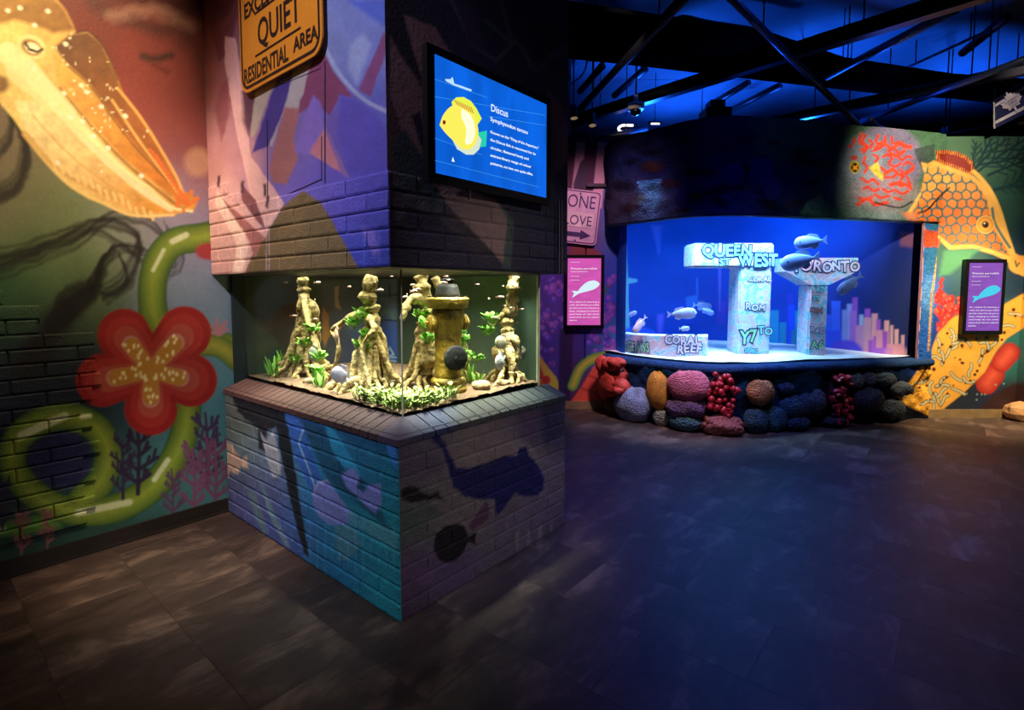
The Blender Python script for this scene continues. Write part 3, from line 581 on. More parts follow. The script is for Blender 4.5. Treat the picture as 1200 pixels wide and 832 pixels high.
def paint_pillar_long(x, y):
    c = Canvas(x, y); S = lambda p: T(p, 240, 0, 2.52)
    c.x, c.y = x + (fbm(x, y, 30, 2) - .5) * 22, y + (fbm(x, y, 30, 6) - .5) * 22
    c.rbf([(250, 20, '#7a3c40'), (262, 90, '#a4645e'), (270, 170, '#c08a86'), (255, 260, '#e0b0a0'), (275, 310, '#d0a094'), (300, 60, '#86707e'), (330, 150, '#7a6a9a'), (390, 40, '#7a88ac'), (430, 60, '#6a78b4'), (420, 20, '#6474b0'), (440, 120, '#5a62b0'), (400, 160, '#6a5aa8'),
           (440, 200, '#4a4cb0'), (430, 280, '#3a44a8'), (390, 230, '#5a50b0'), (350, 220, '#6e60b0'), (330, -100, '#5a5070'), (440, -100, '#4a5a9a')], 26)
    c.x, c.y = x, y
    P = lambda p, col, soft=1.0, a=1.0: c.poly(S(p), col, soft, a, wob=1.2)
    P([(10, 60), (50, 90), (95, 20), (80, 150), (40, 180)], '#6a3444', 2, .8)
    P([(60, 108), (92, 112), (112, 260), (135, 460), (235, 600), (185, 690), (130, 560), (100, 420), (75, 280), (58, 180)], '#e2b2a4')
    P([(45, 250), (70, 230), (75, 330), (50, 420), (30, 330)], '#8a4a4e', 2, .8)
    P([(110, 270), (150, 260), (150, 330), (130, 400), (112, 360)], '#4e2c3c', 2.5, .9)
    P([(150, 270), (210, 235), (145, 405), (135, 400)], '#b0a48c')
    P([(212, 236), (262, 205), (230, 330), (190, 430), (140, 450), (170, 360)], '#38307e')
    P([(262, 205), (318, 180), (290, 290), (268, 340), (225, 345), (200, 430), (190, 430), (235, 320)], '#aaa49c')
    P([(318, 165), (358, 165), (380, 210), (440, 290), (400, 280), (370, 340), (345, 320), (300, 320), (268, 340), (295, 260)], '#7a3c5c')
    P([(235, 318), (278, 320), (262, 420), (275, 470), (240, 545), (200, 540), (190, 500)], '#a06662', 1.5)
    P([(320, 280), (345, 305), (352, 390), (305, 455), (265, 450), (290, 350)], '#7d68b4', 1.5)
    P([(355, 375), (420, 520), (330, 465), (308, 450)], '#c07a80', 1.2)
    P([(345, 360), (365, 390), (425, 525), (405, 515)], '#8a68a0', 1.2)
    P([(528, 95), (545, 105), (535, 160), (490, 285), (455, 265)], '#74406c', 1.2)
    P([(400, 280), (460, 300), (520, 350), (540, 420), (540, 480), (430, 510), (390, 400)], '#504aac', 3, .8)
    P([(430, 130), (470, 100), (490, 130), (450, 250), (420, 200)], '#93a2c0', 3, .7)
    P([(420, 0), (545, 90), (548, 0)], '#3a56b4', 3, .8)
    P([(0, 0), (90, 0), (60, 60), (20, 80)], '#4a2f50', 3, .7)
    c.stroke(smooth(S([(350, 130), (395, 215), (465, 290), (548, 335)])), 2.2, '#a0acc4', 1.4, .85)
    P([(290, 563), (345, 600), (460, 800), (110, 830), (135, 760), (185, 690), (230, 610)], '#6c5836', 1.0)
    P([(35, 560), (60, 590), (120, 690), (125, 740), (110, 810), (80, 810), (95, 720), (30, 600)], '#f2d0b8', 1)
    P([(45, 580), (110, 640), (175, 700), (150, 760), (120, 690)], '#a0645c', 1)
    P([(105, 540), (150, 590), (180, 680), (150, 650), (110, 590)], '#7c4a4e', 1)
    P([(460, 670), (500, 680), (515, 740), (500, 760)], '#7a68b8', 2, .7)
    for x0, y0 in [(42, 530), (112, 545), (178, 555), (185, 590)]:
        P([(x0 - 4, y0 - 10), (x0 + 5, y0 - 12), (x0 + 3, y0 + 25), (x0 - 5, y0 + 22)], '#4a2a34')
    for xx in (120, 182, 190, 515, 470): c.stroke(S([(xx, 680), (xx, 810)]), .5, '#c8a8a8' if xx < 300 else '#5a70d0', .6, .7)
    c.mottle(14, .14, 3); return c.c

def paint_pillar_short(x, y):
    c = Canvas(x, y); S = lambda p: T(p, 450, 0, 2.522)
    c.rbf([(460, 40, '#141420'), (480, 150, '#3a2a34'), (500, 230, '#33303a'), (520, 30, '#1a1c34'), (560, 40, '#20243e'), (600, 40, '#10142c'), (640, 80, '#1c2036'), (655, 180, '#3a2c3c'), (640, 260, '#0c0e2c'), (600, 280, '#10102a'), (560, 270, '#2a2228'), (480, 300, '#0e0c22'), (540, 310, '#14101e'), (660, 310, '#0e0e2a')], 22)
    P = lambda p, col, soft=1.0, a=1.0: c.poly(S(p), col, soft, a, wob=1.2)
    P([(60, 45), (150, 80), (200, 160), (130, 130), (125, 260), (80, 130)], '#604a52', 1.5)
    P([(18, 110), (100, 240), (128, 290), (128, 520), (60, 400), (18, 280)], '#5a464e', 1.5)
    P([(80, 340), (105, 330), (128, 420), (120, 470)], '#17122a', 1.5)
    P([(20, 440), (60, 380), (130, 490), (180, 600), (160, 620), (60, 560)], '#232c34', 2)
    P([(140, 530), (330, 590), (370, 640), (360, 790), (280, 700), (200, 620)], '#6e5a58', 1.2); P([(330, 590), (385, 650), (375, 800), (350, 790), (365, 650)], '#2e3e3c', 1.2)
    P([(60, 600), (160, 640), (260, 740), (300, 800), (80, 790)], '#14102a', 1.5)
    for pts in [[(200, 0), (260, 130), (330, 180), (390, 120)], [(300, 60), (380, 130), (345, 0)], [(390, 120), (450, 210), (520, 150), (555, 130)], [(430, 200), (470, 160), (540, 160)]]:
        c.stroke(S(pts), 2.2, '#3a4458', 1.5, .9)
    P([(480, 260), (520, 300), (555, 420), (540, 540), (500, 500), (495, 330)], '#4a3a48', 1.5); P([(495, 520), (540, 480), (555, 640), (500, 640)], '#101438', 2)
    P([(210, 0), (260, 0), (300, 150), (250, 130)], '#2a2440', 2); P([(420, 0), (550, 0), (550, 120), (440, 190)], '#0e1024', 2)
    c.mottle(14, .15, 3); c.c *= 1.6; return c.c

def paint_plinth_long(x, y):
    c = Canvas(x, y); S = lambda p: T(p, 240, 430, 2.683)
    c.x, c.y = x + (fbm(x, y, 24, 2) - .5) * 16, y + (fbm(x, y, 24, 6) - .5) * 16
    c.rbf([(262, 470, '#8a8c7c'), (275, 500, '#75806f'), (290, 480, '#4a4e52'), (285, 560, '#5e6480'), (300, 590, '#6062a0'), (320, 560, '#586898'), (330, 620, '#4c5aa4'), (300, 530, '#78909a'), (345, 500, '#2c5a90'), (360, 600, '#2c7ab0'), (375, 540, '#2a8cb4'), (390, 480, '#14486e'),
           (440, 500, '#12466e'), (420, 560, '#1c6c90'), (455, 560, '#1c7a96'), (420, 640, '#2490a8'), (460, 680, '#2a9cb0'), (440, 620, '#24909e'), (400, 650, '#2c78b0')], 20)
    c.x, c.y = x, y
    P = lambda p, col, soft=1.0, a=1.0, w=1.2: c.poly(S(p), col, soft, a, wob=w)
    P([(85, 85), (250, 120), (255, 260), (225, 190), (195, 200), (190, 270), (170, 260), (165, 190), (140, 170), (100, 140)], '#15131c', 1.2, .95, 2.5)
    P([(240, 120), (265, 200), (300, 430), (330, 600), (310, 580), (280, 470), (255, 350), (230, 230)], '#0e1c26', 1.2)
    P([(245, 125), (300, 170), (360, 330), (390, 420), (340, 400), (290, 300), (262, 190)], '#3464b4', 1.4)
    P([(300, 170), (370, 190), (480, 330), (560, 460), (600, 560), (560, 500), (470, 420), (390, 360), (350, 290)], '#0e3c56', 2.5, .75)
    P([(378, 180), (405, 195), (465, 290), (490, 340), (440, 320), (400, 260)], '#2a90b8', 1.3)
    P([(175, 205), (195, 230), (215, 200), (235, 270), (240, 340), (215, 350), (195, 290)], '#a8acb4', 1.2, .95, 2)
    P([(20, 240), (50, 225), (90, 250), (115, 290), (130, 275), (135, 320), (110, 310), (105, 340), (80, 330), (70, 350), (40, 310), (15, 265)], '#d8b49a', 1.1, 1, 2)
    P([(340, 400), (355, 365), (385, 355), (410, 390), (440, 430), (470, 470), (440, 495), (390, 495), (355, 470), (340, 430)], '#7f86c8', 1.1, 1, 1.6)
    P([(430, 335), (465, 320), (488, 345), (480, 380), (500, 395), (515, 370), (555, 365), (555, 440), (535, 460), (500, 430), (470, 400), (440, 375)], '#7c80c4', 1.1, 1, 1.6)
    P([(410, 500), (470, 490), (490, 560), (450, 610), (420, 600), (410, 550)], '#5a8ea2', 1.6, .8, 3)
    P([(440, 455), (480, 470), (560, 500), (605, 520), (605, 580), (530, 530), (460, 490)], '#5aa0b4', 1.6, .85)
    P([(560, 215), (603, 215), (603, 330), (585, 290)], '#3a78c8', 1.1)
    P([(130, 380), (160, 400), (200, 520), (190, 530), (160, 480)], '#6c8a8a', 1.6, .7); P([(170, 350), (190, 390), (270, 570), (250, 560), (200, 460)], '#7aa0a8', 1.6, .7)
    c.stroke(S([(310, 195), (295, 240), (330, 330), (345, 375)]), .8, '#8ab8d4', .7); c.stroke(S([(340, 400), (357, 362), (385, 358)]), .9, '#b4b8e0', .7)
    for xx in range(330, 600, 24): c.stroke(S([(xx, 470 + (xx * 7) % 60), (xx, 600 + (xx * 13) % 60)]), .45, '#70b8c8', .6, .5)
    for k, (x0, x1, col) in enumerate([(55, 110, '#7c4a46'), (110, 240, '#5a3a3c'), (240, 420, '#3e3038'), (420, 600, '#372c40')]): pass
    c.mottle(12, .14, 3); return c.c
def paint_plinth_short(x, y):
    c = Canvas(x, y); S = lambda p: T(p, 450, 440, 2.774)
    c.x, c.y = x + (fbm(x, y, 24, 2) - .5) * 16, y + (fbm(x, y, 24, 6) - .5) * 16
    c.rbf([(475, 530, '#4c4058'), (500, 500, '#5a5664'), (560, 510, '#74696a'), (600, 490, '#5c5260'), (640, 480, '#30304a'), (655, 500, '#33304c'), (600, 540, '#7c7272'), (490, 600, '#605c62'), (475, 610, '#40524c'), (540, 600, '#6a6466'), (620, 600, '#665c6a'), (650, 560, '#625a6a'),
           (480, 680, '#5c4a68'), (520, 670, '#5a4a6e'), (480, 715, '#4a3a58'), (600, 640, '#5a5464'), (640, 610, '#554866')], 20)
    c.x, c.y = x, y
    P = lambda p, col, soft=1.0, a=1.0, w=1.5: c.poly(S(p), col, soft, a, wob=w)
    P([(510, 90), (580, 75), (575, 200), (520, 230)], '#15183a', 4, .7); P([(430, 100), (500, 90), (510, 250), (440, 200)], '#4a3a56', 4, .7)
    P([(140, 160), (185, 165), (185, 200), (215, 260), (235, 300), (280, 300), (330, 285), (390, 262), (430, 262), (440, 235), (462, 230), (470, 262), (490, 278), (505, 300), (520, 330), (520, 370), (500, 388), (460, 395), (425, 385), (410, 400), (385, 440), (365, 455), (360, 400), (320, 405), (265, 395), (225, 365), (210, 310), (195, 250), (160, 215)], '#0c1050', 1.1)
    P([(52, 375), (75, 358), (105, 362), (130, 380), (150, 388), (175, 375), (180, 390), (205, 408), (170, 400), (120, 410), (80, 412), (58, 400)], '#0c0a0e', 1)
    P([(160, 560), (170, 520), (195, 490), (240, 480), (265, 490), (275, 520), (305, 508), (295, 530), (302, 552), (275, 540), (260, 570), (230, 605), (200, 610), (175, 595)], '#0b090c', 1)
    c.stroke(S([(200, 530), (215, 560), (235, 540)]), .8, '#2a2428', 1, .7)
    P([(275, 490), (330, 410), (342, 420), (340, 465), (290, 508)], '#54344e', 1.4)
    P([(120, 130), (180, 140), (190, 180), (150, 170)], '#1a2a5a', 2, .8)
    P([(60, 440), (150, 420), (190, 450), (80, 510), (50, 500)], '#3c4c48', 4, .6)
    for k in range(20): c.stroke(S([(400 + (k * 37) % 150, 480 + (k * 23) % 60), (400 + (k * 37) % 150, 505 + (k * 23) % 60)]), .6, '#8a8488', .7, .6)
    c.mottle(12, .16, 3); c.c *= 1.1; return c.c

def painted_panel(mb, O, U, V, w, h, res, fn, gain=1.0):
    """a sheet of closely spaced painted points"""
    nu, nv = max(2, int(w / res) + 1), max(2, int(h / res) + 1)
    uu, vv = np.meshgrid(np.linspace(0, w, nu), np.linspace(0, h, nv), indexing='ij')
    P = O + uu[..., None] * U + vv[..., None] * V; x, y = proj(P.reshape(-1, 3))
    mb.grid(P, np.clip(fn(x, y) * gain, 0, .92))
def brick_geo(O, U, V, N, u0, u1, v0, v1, dep, res):
    """one brick: front, chamfered edge, sides down to the mortar"""
    ch = min(.004, dep * .6); nu, nv = max(3, int((u1 - u0) / res) + 1), max(3, int((v1 - v0) / res) + 1)
    uu, vv = np.meshgrid(np.linspace(u0, u1, nu), np.linspace(v0, v1, nv), indexing='ij')
    d = np.full(uu.shape, dep) + (vnoise(uu * 100 + vv * 31, vv * 100, 4, 3) - .5) * .003
    d[0] -= ch; d[-1] -= ch; d[:, 0] -= ch; d[:, -1] -= ch
    P = (O + uu[..., None] * U + vv[..., None] * V + d[..., None] * N).reshape(-1, 3)
    f = [(i * nv + j, (i + 1) * nv + j, (i + 1) * nv + j + 1, i * nv + j + 1) for i in range(nu - 1) for j in range(nv - 1)]
    ring = [(i, 0) for i in range(nu)] + [(nu - 1, j) for j in range(1, nv)] + [(i, nv - 1) for i in range(nu - 2, -1, -1)] + [(0, j) for j in range(nv - 2, 0, -1)]
    idx = [i * nv + j for i, j in ring]; back = np.array([O + uu[i, j] * U + vv[i, j] * V - .004 * N for i, j in ring]); m = len(ring); base = nu * nv
    f += [(idx[k], idx[(k + 1) % m], base + (k + 1) % m, base + k) for k in range(m)]
    return np.concatenate([P, back]), f
def lay_bricks(parent, O, U, V, N, w, rows, v0, ch, bl, dep, res, fn, gain=1.0, jit=.0015, keep=None, first=0, joint=.006):
    rr = random.Random(5); geo = []
    for k in range(rows):
        u = -bl * .5 if (k + first) % 2 else 0.0
        while u < w - .02:
            a, b = max(u, 0) + joint / 2, min(u + bl, w) - joint / 2; r = True if keep is None else keep(a, b, k)
            if b - a > .04 and r:
                if isinstance(r, tuple): a, b = r
                z0 = v0 + k * ch + joint / 2; geo.append(brick_geo(O, U, V, N, a, b, z0, z0 + ch - joint, dep + rr.uniform(-jit, jit), res))
            u += bl
    allv = np.concatenate([g[0] for g in geo]); x, y = proj(allv); col = np.clip(fn(x, y) * gain, 0, .92); k = 0
    for v, f in geo:
        mb = MB(); mb.add(v, f, col[k:k + len(v)]); k += len(v); mb.build('brick', M_BRICKP, parent, fix=True)

# ================================================================== setting
def struct(o): return tag(o, kind='structure')
# floor: slab with stone-look tiles laid along the pillar's axes
def tile_mat():
    m, nt, b = nodes('floor_tile'); N, L = nt.nodes.new, nt.links.new; g = N('ShaderNodeNewGeometry'); oi = N('ShaderNodeObjectInfo')
    mp = N('ShaderNodeMapping'); mp.inputs['Rotation'].default_value = (0, 0, math.atan2(RB[1], RB[0])); mp.vector_type = 'TEXTURE'; L(g.outputs['Position'], mp.inputs['Vector'])
    of = N('ShaderNodeCombineXYZ'); mu = N('ShaderNodeMath'); mu.operation = 'MULTIPLY'; mu.inputs[1].default_value = 37; L(oi.outputs['Random'], mu.inputs[0]); L(mu.outputs[0], of.inputs[2])
    st = N('ShaderNodeVectorMath'); st.operation = 'MULTIPLY'; st.inputs[1].default_value = (1.0, 2.2, 1); L(mp.outputs[0], st.inputs[0])
    ad = N('ShaderNodeVectorMath'); L(st.outputs[0], ad.inputs[0]); L(of.outputs[0], ad.inputs[1])
    n1 = N('ShaderNodeTexNoise'); n1.inputs['Scale'].default_value = 2.2; n1.inputs['Detail'].default_value = 9; n1.inputs['Roughness'].default_value = .68; n1.inputs['Distortion'].default_value = .4; L(ad.outputs[0], n1.inputs['Vector'])
    r = N('ShaderNodeValToRGB'); e = r.color_ramp; e.elements[0].position = .34; e.elements[0].color = (*hx('#261c19'), 1); e.elements[1].position = .72; e.elements[1].color = (*hx('#705d50'), 1); q = e.elements.new(.52); q.color = (*hx('#3c2f2a'), 1); L(n1.outputs['Fac'], r.inputs[0])
    rr_ = N('ShaderNodeMapRange'); rr_.inputs['To Min'].default_value = .7; rr_.inputs['To Max'].default_value = 1.35; L(oi.outputs['Random'], rr_.inputs['Value'])
    sc = N('ShaderNodeVectorMath'); sc.operation = 'SCALE'; L(r.outputs[0], sc.inputs[0]); L(rr_.outputs[0], sc.inputs['Scale']); L(sc.outputs[0], b.inputs['Base Color'])
    n2 = N('ShaderNodeTexNoise'); n2.inputs['Scale'].default_value = 60; n2.inputs['Detail'].default_value = 4; L(g.outputs['Position'], n2.inputs['Vector']); bp = N('ShaderNodeBump'); bp.inputs['Strength'].default_value = .25; bp.inputs['Distance'].default_value = .004; L(n2.outputs['Fac'], bp.inputs['Height']); L(bp.outputs[0], b.inputs['Normal'])
    b.inputs['Roughness'].default_value = .48; return m
M_TILE = tile_mat()
M_SLAB = mat('floor_slab', '#2a2626', .7, bump=0)
floor = struct(MB().box((-7, -3, -.2), (16, 0, 0), (0, 16, 0), (0, 0, .194)).build('floor', M_SLAB))
ORG[floor.name] = np.zeros(3)
TL, TW = .92, .46
tile_me = None
def poly_clip_ok(P):
    x, y = P[0], P[1]
    if y < .9 or y > 7.2 or x > 7.2 or x < -4.2: return False
    if abs(x) > y * 1.06 + 1.3: return False
    a, b = ab(P)
    if a > 2.45 or (.5 < a < 1.6 and .3 < b < 1.1): return False
    return not (y > 6.75 and 1.6 < x < 4.9)
for j in range(-14, 26):
    for i in range(-14, 10):
        a0 = (i + (.5 if j % 2 else 0)) * TL; b0 = j * TW; Cc = F0 + a0 * LA + b0 * RB
        if not poly_clip_ok(Cc): continue
        if tile_me is None:
            g = .0004; mb = MB(); P = lambda sa, sb, z, k=0: LA * (sa * (TL / 2 - g - k)) + RB * (sb * (TW / 2 - g - k)) + ZV * z
            v = [P(sa, sb, -.006) for sa, sb in ((-1, -1), (1, -1), (1, 1), (-1, 1))] + [P(sa, sb, -.0006) for sa, sb in ((-1, -1), (1, -1), (1, 1), (-1, 1))] + [P(sa, sb, 0, .0006) for sa, sb in ((-1, -1), (1, -1), (1, 1), (-1, 1))]
            mb.add(v, [(8, 9, 10, 11)] + [(k, (k + 1) % 4, 4 + (k + 1) % 4, 4 + k) for k in range(4)] + [(4 + k, 4 + (k + 1) % 4, 8 + (k + 1) % 4, 8 + k) for k in range(4)])
            o = mb.build('floor_tile', M_TILE, floor); tile_me = o.data
        else:
            o = bpy.data.objects.new('floor_tile', tile_me); COL.objects.link(o); o.parent = floor
        o.location = (Cc[0], Cc[1], .0)
# left wall (runs behind the pillar to the far corner)
WB0, WB1 = -2.0, 4.30
mb = MB()
painted_panel(mb, PB(2.0, WB0, 0), RB, ZV, .2 - WB0, 3.5, .0075, paint_left)
painted_panel(mb, PB(2.0, .2, 0), RB, ZV, 1.2, 3.5, .05, paint_left)
painted_panel(mb, PB(2.0, 1.4, 0), RB, ZV, WB1 - 1.4, 3.5, .016, paint_left)
painted_panel(mb, PB(2.0, WB0, 3.5), RB, ZV, WB1 - WB0, 1.4, .05, paint_left)
mb.box(PB(2.003, WB0 - .3, 0), LA * .2, RB * (WB1 - WB0 + .4), ZV * 4.9, hx('#2a2a30'))
wall_left = struct(mb.build('wall_left', M_PAINT, fix=True)); ORG[wall_left.name] = np.zeros(3)
def px_b(x, y):
    return ab(atplane(x, y, PB(2.0, 0, 0), LA))[1]
row_end = {}
def wl_keep(a, b, k):
    z = .19 + k * .083
    if k not in row_end:
        py = proj(PB(2.0, -1.0, z + .04))[1]; rr = random.Random(k * 7 + 1)
        if k == 16: xe = 18
        elif k == 15: xe = 46
        elif k == 14: xe = 44
        elif k == 13: xe = 110
        else: xe = rr.choice([98, 112, 118, 108])
        row_end[k] = px_b(xe, py) - WB0
    e = row_end[k]
    return (a, min(b, e)) if e - a > .05 else False
lay_bricks(wall_left, PB(2.0, WB0, 0), RB, ZV, -LA, -WB0, 17, .19, .083, .30, .018, .008, paint_left, keep=wl_keep, jit=.003)
M_BASEB = mat('rubber_skirting', '#1c1715', .55, bump=.05)
bb = MB(); bb.box(PB(1.985, WB0, 0), LA * .015, RB * (-WB0), ZV * .1); bb.box(PB(1.975, WB0, 0), LA * .012, RB * (-WB0), ZV * .015)
struct(bb.build('baseboard_left', M_BASEB))
# back wall with the road signs, right wall with the fish mural, return wall at its end
mb = MB(); painted_panel(mb, np.array([.70, 7.0, 0]), RGT, ZV, .72, 3.6, .011, paint_back); mb.box((.6, 7.003, 0), (.9, 0, 0), (0, .15, 0), (0, 0, 3.6), hx('#2a2a30'))
struct(mb.build('wall_back', M_PAINT))
mb = MB(); painted_panel(mb, np.array([5.12, 6.5, 0]), RGT, ZV, 1.2, 3.46, .0095, paint_reef); mb.box((5.12, 6.503, 0), (1.3, 0, 0), (0, .15, 0), (0, 0, 3.46), hx('#2a2a30'))
struct(mb.build('wall_right', M_PAINT))
mb = MB(); SU = np.array([.04, -1, 0]) / np.hypot(.04, 1)
painted_panel(mb, np.array([6.32, 6.5, 0]), SU, ZV, 1.8, 3.46, .03, paint_reef); mb.box((6.323, 6.5, 0), SU * 1.8, (.15, 0, 0), (0, 0, 3.46), hx('#2a2a30'))
struct(mb.build('wall_side', M_PAINT))
M_BASET = mat('tan_skirting', '#8a7350', .55, bump=.05)
struct(MB().box((.72, 6.985, 0), (.56, 0, 0), (0, .015, 0), (0, 0, .105)).build('baseboard_back', M_BASET))
struct(MB().box((5.22, 6.485, 0), (1.09, 0, 0), (0, .015, 0), (0, 0, .105)).build('baseboard_right', M_BASET))
M_DARKW = mat('dark_painted_wall', '#20283a', .8, nscale=2, namt=.3)
struct(MB().box((-7, 12.6, 0), (18, 0, 0), (0, .2, 0), (0, 0, 4.9)).build('wall_far', M_DARKW))
# open ceiling: ribbed metal deck
M_DECK = mat('blue_lit_deck', '#5a626e', .7, nscale=1.2, namt=.35, bump=.05)
mb = MB(); prof = []
for k in range(7): prof += [(-3 + 2.3 * k, 4.9), (-3 + 2.3 * (k + 1) - .02, 4.9), (-3 + 2.3 * (k + 1) - .02, 4.93)]
v = [(x, y, z) for x in (-7, 11.5) for y, z in prof]; n = len(prof)
mb.add(v, [(i, i + 1, n + i + 1, n + i) for i in range(n - 1)])
struct(mb.build('ceiling', M_DECK))

# ================================================================== ceiling steel and services
def bar(name, p1, p2, z1, z2, r, label, cat='beam', m=M_STEEL, group=None, square=False, hang=True):
    A, B = atz(*p1, z1), atz(*p2, z2); d = B - A; ln = np.linalg.norm(d); d /= ln
    o = thing(name, (A + B) / 2, label, cat, group)
    mb = MB()
    if square:
        s = np.cross(d, ZV); s /= np.linalg.norm(s); w = np.cross(s, d); mb.cbox((A + B) / 2 + w * r * .9, ln, r * .12, r * 2, d, s, w)
        mb.cbox((A + B) / 2, ln, r * 1.5, r * .22, d, s, w); mb.cbox((A + B) / 2 + w * r * 1.8, ln, r * 1.5, r * .22, d, s, w)
    else: mb.tube([A, (A + B) / 2, B], r, 8)
    mb.build('beam_profile' if square else 'tube', m, o, smooth=not square)
    if hang:
        for t in (.2, .8):
            q = A + (B - A) * t; MB().tube([q, np.array([q[0], q[1], 4.92])], .008, 5).build('hanger_rod', M_STEEL, o)
    return o
M_CONDUIT = mat('blue_grey_conduit', '#4a5670', .35, .6, bump=0)
M_TRACK = mat('brown_rail', '#3c3028', .5, .3, bump=0)
bar('ceiling_beam', (640, 157), (1190, -12), 4.1, 4.1, .075, 'long black steel beam crossing the whole blue ceiling', square=True)
bar('brace_pipe', (812, -14), (678, 130), 4.2, 4.2, .05, 'straight dark brace pipe sloping down towards the road sign wall', 'pipe')
bar('ceiling_beam', (845, -14), (1018, 159), 4.22, 3.75, .036, 'steep steel strut ending above the red squiggle fish', 'beam', M_CONDUIT)
bar('conduit_pipe', (969, 90), (1120, 11), 4.22, 4.22, .045, 'blue-lit conduit pipe hung under the black baffle end', 'pipe', M_CONDUIT)
bar('thin_rail', (1054, 83), (1162, 34), 4.6, 4.6, .018, 'thin bright rail on the dark deck', 'rail', M_CONDUIT)
bar('conduit_pipe', (1010, 142), (1210, 66), 4.0, 4.0, .04, 'blue-lit conduit pipe running to the maple leaf banner', 'pipe', M_CONDUIT)
bar('ceiling_beam', (905, 147), (1215, 84), 4.0, 4.0, .06, 'black joist passing above the maple leaf banner', square=True)
bar('track_rail', (1088, 162), (1215, 142), 3.75, 3.75, .03, 'brown lighting track just above the honeycomb fish mural', 'track', M_TRACK)
for k, (p1, p2) in enumerate([((756, 81), (720, 112)), ((706, 77), (680, 107)), ((877, 97), (832, 123)), ((914, 100), (857, 129)), ((1180, 20), (1128, 62))]):
    bar('joist_chord', p1, p2, 4.6, 4.6, .05, 'short dark joist chord against the blue deck ' + ['straight above the dome camera', 'between the pillar and the brace pipe', 'above the square equipment box', 'beyond the equipment box towards the strut', 'near the thin bright rail'][k], 'joist', group='joist chords under the blue deck', hang=False)
bar('duct_pipe', (640, 172), (760, 152), 3.9, 3.9, .05, 'dark sagging pipe behind the dome camera', 'pipe')
# curved cable runs
def cable(pts, z, r, label, m=M_CONDUIT):
    P = smooth([atz(x, y, z) for x, y in pts], 8); MBo = MB().tube(P, r, 7)
    return tag(MBo.build('cable_run', m, None, True, origin=P[0]), label, 'cable')
cable([(712, -8), (728, 12), (760, 22), (788, 27), (800, 21), (830, 27), (870, 33), (900, 39)], 4.7, .035, 'wavy blue-lit cable along the near edge of the black baffle')
cable([(1020, 139), (1030, 149), (1050, 155), (1090, 161)], 3.9, .03, 'sagging blue cable above the red squiggle fish')
cable([(694, 30), (690, 60), (684, 85), (668, 100)], 4.4, .012, 'thin cable dropping from the small spot lamp')
# big black duct
du = [atz(x, y, 4.3) for x, y in [(640, 2), (760, 20), (893, 39), (990, 71), (1118, 90), (1260, 100), (1260, 132), (1118, 116), (1048, 112), (940, 100), (847, 89), (753, 78), (640, 66)]]
M_DUCT = mat('black_duct', '#030304', .95, bump=.05, spec=.0)
du_c = np.mean(du, 0); d = thing('ceiling_baffle', du_c, 'wide flat black baffle sweeping under the blue deck', 'baffle')
MB().prism(du, ZV, .04).build('baffle_sheet', M_DUCT, d)
for q_ in du[::3]: MB().tube([q_ * (.97, .97, 1) + (.1, .2, .03), q_ * (.97, .97, 0) + (.1, .2, 4.92)], .006, 5).build('hanger_rod', M_STEEL, d)
for t in (.3, .55, .8):
    i = .0; A = atz(640 + 620 * t * .6, 20 + 70 * t * .6, 4.295); B = atz(640 + 620 * t * .6, 72 + 38 * t * .6, 4.295)
    MB().tube([A, B], .012, 5).build('seam', M_DUCT, d)
# dark enclosure boxes behind the canopy
tag(MB().cbox(atz(848, 134, 3.9) + (0, .3, 0), .34, .3, .3).cbox(atz(848, 134, 3.9) + (0, .3, .2), .2, .2, .12).build('equipment_box', M_BLACK), 'square black equipment box above the dark canopy', 'box')
# dome camera
M_WHITE = mat('white_plastic', '#d8d0c8', .4, bump=0)
dc = atz(745, 126, 4.05); o = thing('dome_camera', dc, 'white dome security camera hanging from the long beam', 'camera')
MB().lathe([(.03, .16), (.03, .06), (.115, .05), (.115, -.02), (.1, -.035), (.085, -.04)], dc).build('housing', M_WHITE, o, True)
MB().lathe([(.075, -.03), (.07, -.07), (.045, -.1), (.01, -.112)], dc).build('dome', mat('smoked_dome', '#0c0c10', .08, bump=0), o, True)
MB().tube([dc + (0, 0, .15), np.array([dc[0], dc[1], 4.92])], .012, 6).build('stem', M_STEEL, o)
# small spot lamps on the ceiling
def spot_lamp(px, z, aim, label, lit='#ffd9a0', s=1.0):
    C0 = atz(*px, z); o = thing('spot_lamp', C0, label, 'lamp', 'small ceiling spot lamps'); A = np.asarray(aim, float) - C0; A /= np.linalg.norm(A)
    MB().lathe([(.03 * s, -.09 * s), (.05 * s, -.08 * s), (.055 * s, .07 * s), (.06 * s, .09 * s)], C0, A, 14).build('can', M_BLACK, o, True)
    MB().lathe([(.05 * s, .091 * s), (.001, .092 * s)], C0, A, 14).build('lens', mat('lamp_lens', '#ffffff', .3, bump=0, emit=lit, estr=.2), o)
    MB().tube([C0 - A * .05 * s, C0 + (0, 0, .12 * s), np.array([C0[0], C0[1], 4.92])], .01, 5).build('stem', M_STEEL, o)
spot_lamp((699, 25), 4.4, (.6, 6, 2), 'small black spot lamp by the pillar with a thin cable')
spot_lamp((672, 131), 4.0, (1.0, 7, 2), 'small spot lamp tucked behind the pillar edge')
spot_lamp((1107, 156), 3.8, (5.4, 6.4, 2), 'small black spot lamp on the brown track')
spot_lamp((694, 140), 4.0, (1.2, 7, 1), 'tiny spot lamp under the long beam')
